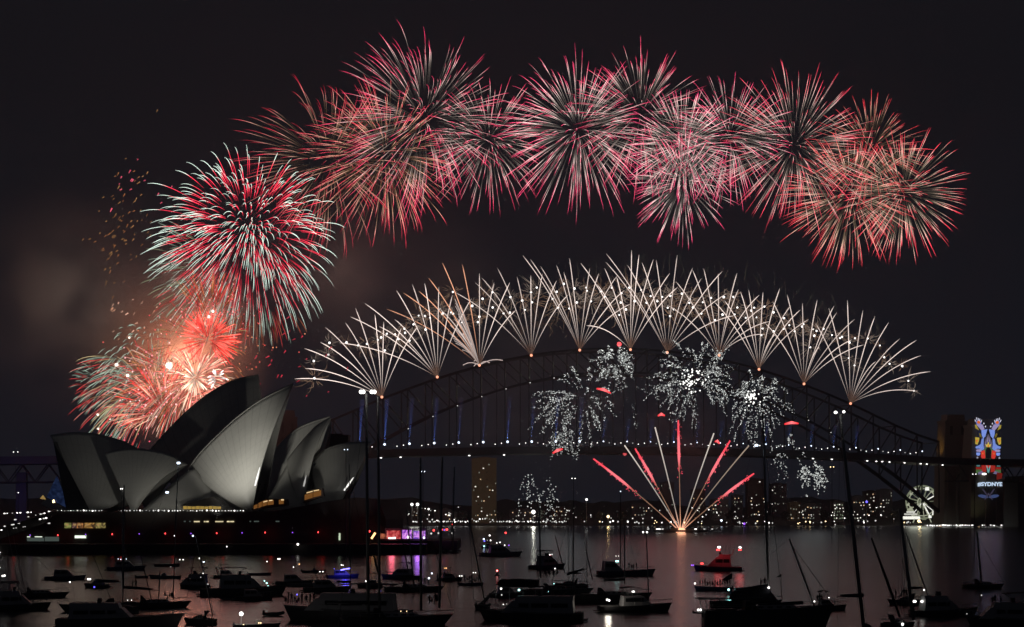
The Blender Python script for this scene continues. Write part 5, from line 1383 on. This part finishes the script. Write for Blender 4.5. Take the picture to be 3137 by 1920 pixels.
open_boat(719, 860, 1925, "small boat carrying the brightest star shaped lamp", 1, 4, 2, lamps=((739, 1880, W, 6.5), (746, 1914, "warm", 2), (793, 1908, "warm", 1.6), (799, 1908, "warm", 1.6)))
light("star_lamp_glow", 'POINT', at(739, 1880, depth(1925) - 1), 260, (1, .92, .8), .3)
mb = MB(); sb = BOATS["small boat carrying the brightest star shaped lamp"]; so_ = Vector(sb.location); lc_ = Matrix.Rotation(-sb.rotation_euler[2], 3, 'Z') @ (at(739, 1880, depth(1925)) - so_)
mb.tube([Vector((lc_.x, 0, .4)), lc_], .05, 5); part("lamp_pole", mb, ALU, sb)
dinghy(806, 868, 1886, 0, "inflatable dinghy tied behind the big dark cruiser")
cruiser(866, 1260, 1902, "very large dark cruiser crowded with people, left of the double mast", -1, 7, 3, True, True, lamps=((910, 1821, "blue", 2), (924, 1821, "blue", 1.8), (1015, 1899, W, 3.8), (1121, 1914, "cool", 5), (1166, 1810, "blue", 1), (1150, 1845, "dim", 1.4)), ch=1.15, cabin=(.12, .82))
add_people(BOATS, [(876, 1850), (884, 1848), (893, 1850), (903, 1847), (915, 1848), (925, 1849), (938, 1846), (950, 1847), (962, 1847)], depth(1902), "dark person on the crowded stern deck of the very large cruiser")
yacht(1040, 1388, 1915, "big yacht with two thick masts topped by the brightest lamps", (1122, 1205, 1128, 1880, .28), 1, 8, 3, lamps=((1106, 1200, W, 6), (1113, 1200, W, 6), (1139, 1200, W, 6), (1147, 1200, W, 6), (1228, 1872, "warm", 1.2), (1246, 1872, "warm", 1.2)), stays=((1142, 1690, 1160, 1760, .16), (1232, 1650, 1250, 1745, .1), (1363, 1790, 1384, 1862, .04)), extra_masts=((1158, 1215, 1163, 1890, .24), (1355, 1400, 1346, 1862, .22), (1288, 1400, 1290, 1870, .22), (1392, 1430, 1386, 1690, .12)), spreader=False)
add_people(BOATS, [(1316, 1848), (1324, 1850), (1334, 1852), (1340, 1850)], depth(1915), "person seated near the bow of the yacht with thick masts", ("sit", "stand"))
yacht(1180, 1362, 1812, "dark yacht behind the double masted one with people aft", (1245, 1560, 1268, 1790, .20), 1, 10, 3, lamps=((1323, 1756, C_, 2.4), (1314, 1771, "cool", 2.8)), stays=((1322, 1650, 1352, 1745, .08),), spreader=False)
add_people(BOATS, [(1283, 1792), (1292, 1790), (1301, 1792), (1312, 1790), (1340, 1780), (1349, 1781)], depth(1812), "person on the aft deck of the yacht behind the thick masts")
cruiser(140, 262, 1776, "low blue tinted launch right of the boat at the left edge", 1, 10, 1, False, False, lamps=((180, 1757, "blue", .7),), antenna=False, name="launch", cat="launch")
open_boat(925, 1000, 1754, "small dark open boat left of the blue lit boat", 1, 8, 3)
yacht(1010, 1150, 1842, "dark sloop behind the very large crowded cruiser", (1070, 1420, 1074, 1810, .09), 1, 9, 3, spreader=False)
yacht(30, 210, 1830, "faint yacht with two slender raked masts behind the left edge cruiser", (18, 1600, 60, 1810, .07), 1, 10, 3, extra_masts=((40, 1640, 78, 1815, .06),), spreader=False)
cruiser(256, 334, 1800, "small dark runabout left of the leaning stay and the yacht with two crew", -1, 9, 3, False, False, antenna=False)
cruiser(655, 742, 1771, "dark cruiser half hidden behind the large flybridge cruiser", 1, 9, 3, False, True)
open_boat(760, 832, 1762, "dark open boat under the two small lamps right of the flybridge cruiser", 1, 7, 3, console=False)
cruiser(1092, 1170, 1800, "small dark cruiser right of the blue lit boat, between the thick masts", -1, 9, 3, False, True, antenna=False)
cruiser(1500, 1612, 1828, "dark cruiser just above the black canopy of the davits yacht", 1, 8, 3, True, False)
yacht(1690, 1800, 1800, "small dark sloop with a thin mast left of the long launch", (1740, 1580, 1742, 1780, .06), -1, 9, 3, spreader=False)
# centre
t, local, Y, k = cruiser(1466, 1785, 1902, "big motor yacht with a long black canopy and davits at its stern", -1, 6, 3, True, True, lamps=((1535, 1803, W, 2.8), (1590, 1807, "teal", 3.2), (1537, 1822, "dim", 2), (1542, 1851, W, 1.6), (1552, 1850, "dim", 1.4), (1660, 1877, C_, 3.4), (1667, 1880, C_, 3.4), (1680, 1812, "teal", .8), (1697, 1788, "teal", 1.4)), ch=1.1, cabin=(.08, .78))
o = t
mb = MB(); p = [local(x, y) for x, y in ((1522, 1790), (1535, 1775), (1580, 1773), (1650, 1777), (1648, 1798), (1560, 1796))]
vs = [v + Vector((0, s * 1.8, 0)) for s in (-1, 1) for v in p]; mb.add(vs, [tuple(range(6)), tuple(reversed(range(6, 12)))] + [(i, i + 6, (i + 1) % 6 + 6, (i + 1) % 6) for i in range(6)]); part("long_canopy", mb, CANVAS, t)
mb = MB()
for s in (-1, 1): mb.tube([local(1515, 1808) + Vector((0, s, 0)), local(1488, 1836) + Vector((0, s, 0)), local(1470, 1848) + Vector((0, s, 0))], .08, 5)
part("davit", mb, ALU, t)
for x in (1519, 1560, 1602, 1640): mb = MB(); mb.tube([local(x, 1796), local(x, 1850)], .06, 5); part("canopy_post", mb, ALU, t)
dinghy(1458, 1502, 1858, None, "inflatable dinghy hanging from the davits of the canopied motor yacht", depth(1902))
yacht(1452, 1500, 1868, "narrow yacht whose leaning stay crosses the open water", (1432, 1566, 1484, 1836, .16), -1, 20, 3, boom=False, spreader=False)
yacht(1600, 1820, 1822, "dark sloop moored behind the canopied motor yacht", (1652, 1545, 1656, 1770, .20), 1, 8, 3, stays=((1700, 1640, 1730, 1755, .12),), boom=(1736, 1762, 1798, 1742), extra_masts=((1755, 1640, 1756, 1790, .14), (1797, 1650, 1798, 1785, .07)))
add_people(BOATS, [(1670, 1764), (1682, 1765), (1696, 1765), (1708, 1764)], depth(1822), "person sitting on the cabin of the dark sloop", ("sit",))
yacht(1760, 2000, 1846, "long dark ketch with a furled boom above the small cruiser", (1912, 1600, 1914, 1790, .13), 1, 7, 3, lamps=((1938, 1812, W, 2.8), (1942, 1812, W, 2.8)), stays=((1790, 1660, 1815, 1775, .1),), boom=(1915, 1778, 1840, 1780), extra_masts=((1980, 1632, 1990, 1925, .13),), H=1.5)
cruiser(1835, 2060, 1874, "cruiser with a sharp bow and a glittering reflection under its lamp", 1, 9, 3, False, True, lamps=((1860, 1837, W, 3.2), (1866, 1839, W, 3.2), (1970, 1630, W, 2.6), (1982, 1630, W, 2.6), (1985, 1615, "dim", 1.8)), cabin=(.3, .72))
light("bow_lamp_glow", 'POINT', at(1863, 1838, depth(1874) - 3), 170, (1, .9, .75), .5)
# crowd boat with flag
open_boat(2126, 2243, 1809, "open boat packed with people flying a large dark flag", -1, 6, 1, lamps=((2129, 1787, W, 2.6),), console=False)
add_people(BOATS, [(2145 + q * 7.6, 1797 + random.uniform(-1.5, 1)) for q in range(13)], depth(1809), "dark person in the packed boat with the flag")
fb = BOATS["open boat packed with people flying a large dark flag"]
def banner(label, x, y0, y1, pts, Y):
    b = at(x, y1, Y); t = thing("flag", label, "flag", tuple(b))
    mb = MB(); mb.tube([(0, 0, 0), at(x, y0, Y) - b], .035, 5); part("pole", mb, ALU, t)
    mb = MB(); v = [at(px_, py_, Y + .1) - b for px_, py_ in pts]; n = len(v)
    mb.add(v + [q + Vector((0, .03, 0)) for q in v], [tuple(range(n)), tuple(reversed(range(n, 2 * n)))] + [(i, i + n, (i + 1) % n + n, (i + 1) % n) for i in range(n)]); part("cloth", mb, CANVAS, t)
banner("large dark flag streaming left from the packed open boat", 2243, 1754, 1805, [(2243, 1755), (2224, 1766), (2211, 1777), (2221, 1779), (2243, 1772)], depth(1809))
banner("small dark pennant on a thin pole right of the packed boat", 2394, 1757, 1840, [(2394, 1757), (2384, 1764), (2376, 1768), (2386, 1767), (2394, 1766)], depth(1850))
cruiser(2235, 2300, 1822, "low dark boat with a teal lamp reflected below it", 1, 8, 1, False, False, lamps=((2232, 1806, "teal", 3.6), (2283, 1803, "purple", 1.4)), antenna=False)
light("teal_lamp_glow", 'POINT', at(2232, 1808, depth(1830) - 3), 90, (.3, 1, .95), .5)
yacht(2178, 2400, 1858, "dark yacht with a tent shaped cover hung over its boom", (2336, 1260, 2355, 1840, .24), 1, 6, 3, lamps=((2315, 1364, C_, 3.2), (2320, 1364, C_, 3), (2355, 1800, W, 3.4)), boom=(2352, 1796, 2240, 1812))
b0 = BOATS["dark yacht with a tent shaped cover hung over its boom"]; Yt = depth(1858); lcl = lambda x, y, dy: Matrix.Rotation(-b0.rotation_euler[2], 3, 'Z') @ (at(x, y, Yt + dy) - Vector(b0.location))
mb = MB(); r0, r1 = lcl(2245, 1812, 0), lcl(2352, 1796, 0); q = [lcl(2230, 1836, -1.8), lcl(2385, 1842, -1.8), lcl(2230, 1836, 1.8), lcl(2385, 1842, 1.8)]
mb.add([r0, r1] + q, [(0, 1, 3, 2), (1, 0, 4, 5), (0, 2, 4), (1, 5, 3)]); part("boom_tent", mb, CANVAS, b0)
add_people(BOATS, [(2331, 1800), (2343, 1800)], depth(1858), "one of two people standing at the mast of the tented yacht", ("stand",))
t, local, Y, k = yacht(2155, 2560, 1932, "large dark yacht along the bottom edge with a stern frame and hanging dinghy", (2418, 1650, 2500, 1870, .16), 1, 5, 3, lamps=((2139, 1868, W, 3.4), (2146, 1868, W, 3.4), (2210, 1913, C_, 4.6), (2220, 1913, C_, 4.6), (2327, 1881, W, 2), (2336, 1882, "dim", 1.2), (2495, 1842, W, 2.2)), boom=(2460, 1850, 2300, 1858), spreader=False, H=3.0)
mb = MB()
for a in (((2143, 1831), (2152, 1888)), ((2160, 1831), (2172, 1888)), ((2180, 1836), (2170, 1888)), ((2141, 1830), (2200, 1834), (2220, 1850))): mb.tube([local(*p_) for p_ in a], .07, 5)
mb.box(local(2178, 1833), (4.2, 3, .18)); part("stern_frame", mb, ALU, t)
dinghy(2122, 2163, 1880, None, "inflatable dinghy hanging from the stern frame of the large bottom edge yacht", depth(1932))
cruiser(2480, 2596, 1869, "small cruiser with people and a thin aerial left of the thick leaning mast", 1, 9, 3, False, True, lamps=((2540, 1830, W, 2),), cabin=(.25, .65))
add_people(BOATS, [(2511, 1848), (2518, 1850), (2505, 1850)], depth(1869), "person at the stern of the small cruiser near the leaning mast")
# near right: thick mast from a yacht just under the frame
yacht(2560, 2860, 1962, "yacht below the frame carrying the thick leaning mast with twin lamps", (2573, 1268, 2648, 1940, .29), 1, 4, 3, lamps=((2559, 1263, W, 4.2), (2561, 1263, W, 4.2), (2585, 1261, W, 4.2), (2628, 1736, "dim", .1)), stays=((2670, 1648, 2757, 1890, .2),), boom=(2646, 1828, 2562, 1828), extra_masts=((2756, 1560, 2798, 1900, .26),), spreader=False)
yacht(2719, 2830, 1852, "dark boat with seated people between the two thin leaning masts", (2772, 1640, 2790, 1830, .05), -1, 8, 3, stays=((2775, 1632, 2842, 1822, .14),), spreader=False)
add_people(BOATS, [(2744, 1834), (2762, 1832), (2770, 1832), (2778, 1833)], depth(1852), "person seated in the boat between the thin masts", ("sit", "stand"))
cruiser(2790, 3000, 1886, "dark cruiser with twin white lamps and a red lit cockpit", 1, 8, 3, True, False, lamps=((2800, 1842, W, 4), (2804, 1842, W, 3.4), (2824, 1842, W, 4), (2828, 1842, W, 3), (2831, 1807, W, 2.6), (2846, 1838, "blue", 2), (2875, 1838, "red", 2), (2878, 1835, "red", 1.6), (2895, 1829, "dim", 1.6)), cabin=(.15, .7))
cruiser(2960, 3220, 1915, "wide dark motor yacht cut by the right edge", -1, 6, 3, True, True, lamps=((3007, 1823, "dim", 2), (2962, 1880, "dim", 1.4)), cabin=(.1, .85))
add_people(BOATS, [(3040, 1858), (3048, 1857), (3066, 1858)], depth(1915), "person on the deck of the motor yacht at the right edge")
yacht(2700, 2805, 1925, "small yacht under a square shade frame at the bottom edge", (2765, 1700, 2762, 1880, .05), 1, 5, 3, lamps=((2765, 1912, W, 4),), boom=False, spreader=False)
yacht(2950, 3080, 1802, "faint distant yacht with a tall thin mast right of the thin masts", (2993, 1630, 3007, 1790, .28), 1, 9, 3, boom=False, spreader=False)
# tall lamp poles on the quay side of the opera house
for x, y0, y1, yy, lb, c in ((1060, 1377, 1680, OY - 40, "tall thin pole with two small blue white lamps in front of the right sail", "cool"), (1296, 1444, 1690, OY - 30, "thin pole with two pale lamps left of the tall apartment tower", "cool"),
                             (1757, 1465, 1690, 560, "thin pole with two white lamps under the leftmost glitter", "white"), (1901, 1505, 1700, 520, "dark pole with one bluish lamp left of the barge rockets", "cool"),
                             (2985, 1452, 1700, 600, "thin pole with a bright double lamp in front of the projection", "white"), (56, 1509, 1700, OY - 38, "thin pole with one white lamp before the stepped podium", "white"),
                             (2549, 1430, 1640, 900, "thin pole with twin pinkish lamps left of the leaning thick mast", "warm"), (48, 1384, 1480, 1150, "pair of lamps on thin poles above the far left road", "white")):
    a = at(x, y0, yy); k = F / yy
    t = thing("lamp_pole", lb, "lamp pole", (a.x, yy, 0))
    mb = MB(); mb.tube([(0, 0, -.2 if yy < 1100 else 20), (0, 0, a.z)], [.16, .09], 6); part("pole", mb, ROPE, t)
    tw_ = 0 if "one" in lb else (6 if yy < 1100 else 8)
    for s in ((-1, 1) if tw_ else (0,)):
        o = obj("lamp_head", lampmesh(c, round(1.5 / k, 2)), t); o.location = (s * tw_ / k * .8, 0, a.z)

# ------------------------------------------------------------------ night haze
mb = MB(); mb.box((0, 1650, 299), (6100, 3800, 600))
hm = bpy.data.materials.new("haze"); hm.use_nodes = True; t = hm.node_tree; t.nodes.clear()
out = t.nodes.new("ShaderNodeOutputMaterial"); vol = t.nodes.new("ShaderNodeVolumePrincipled")
vol.inputs["Color"].default_value = (.85, .85, .88, 1); vol.inputs["Density"].default_value = .00014
t.links.new(vol.outputs[0], out.inputs["Volume"])
o = obj("haze", mb.mesh("haze", hm)); tag(o, "thin smoky night haze over the whole harbour", "haze", None, "stuff")
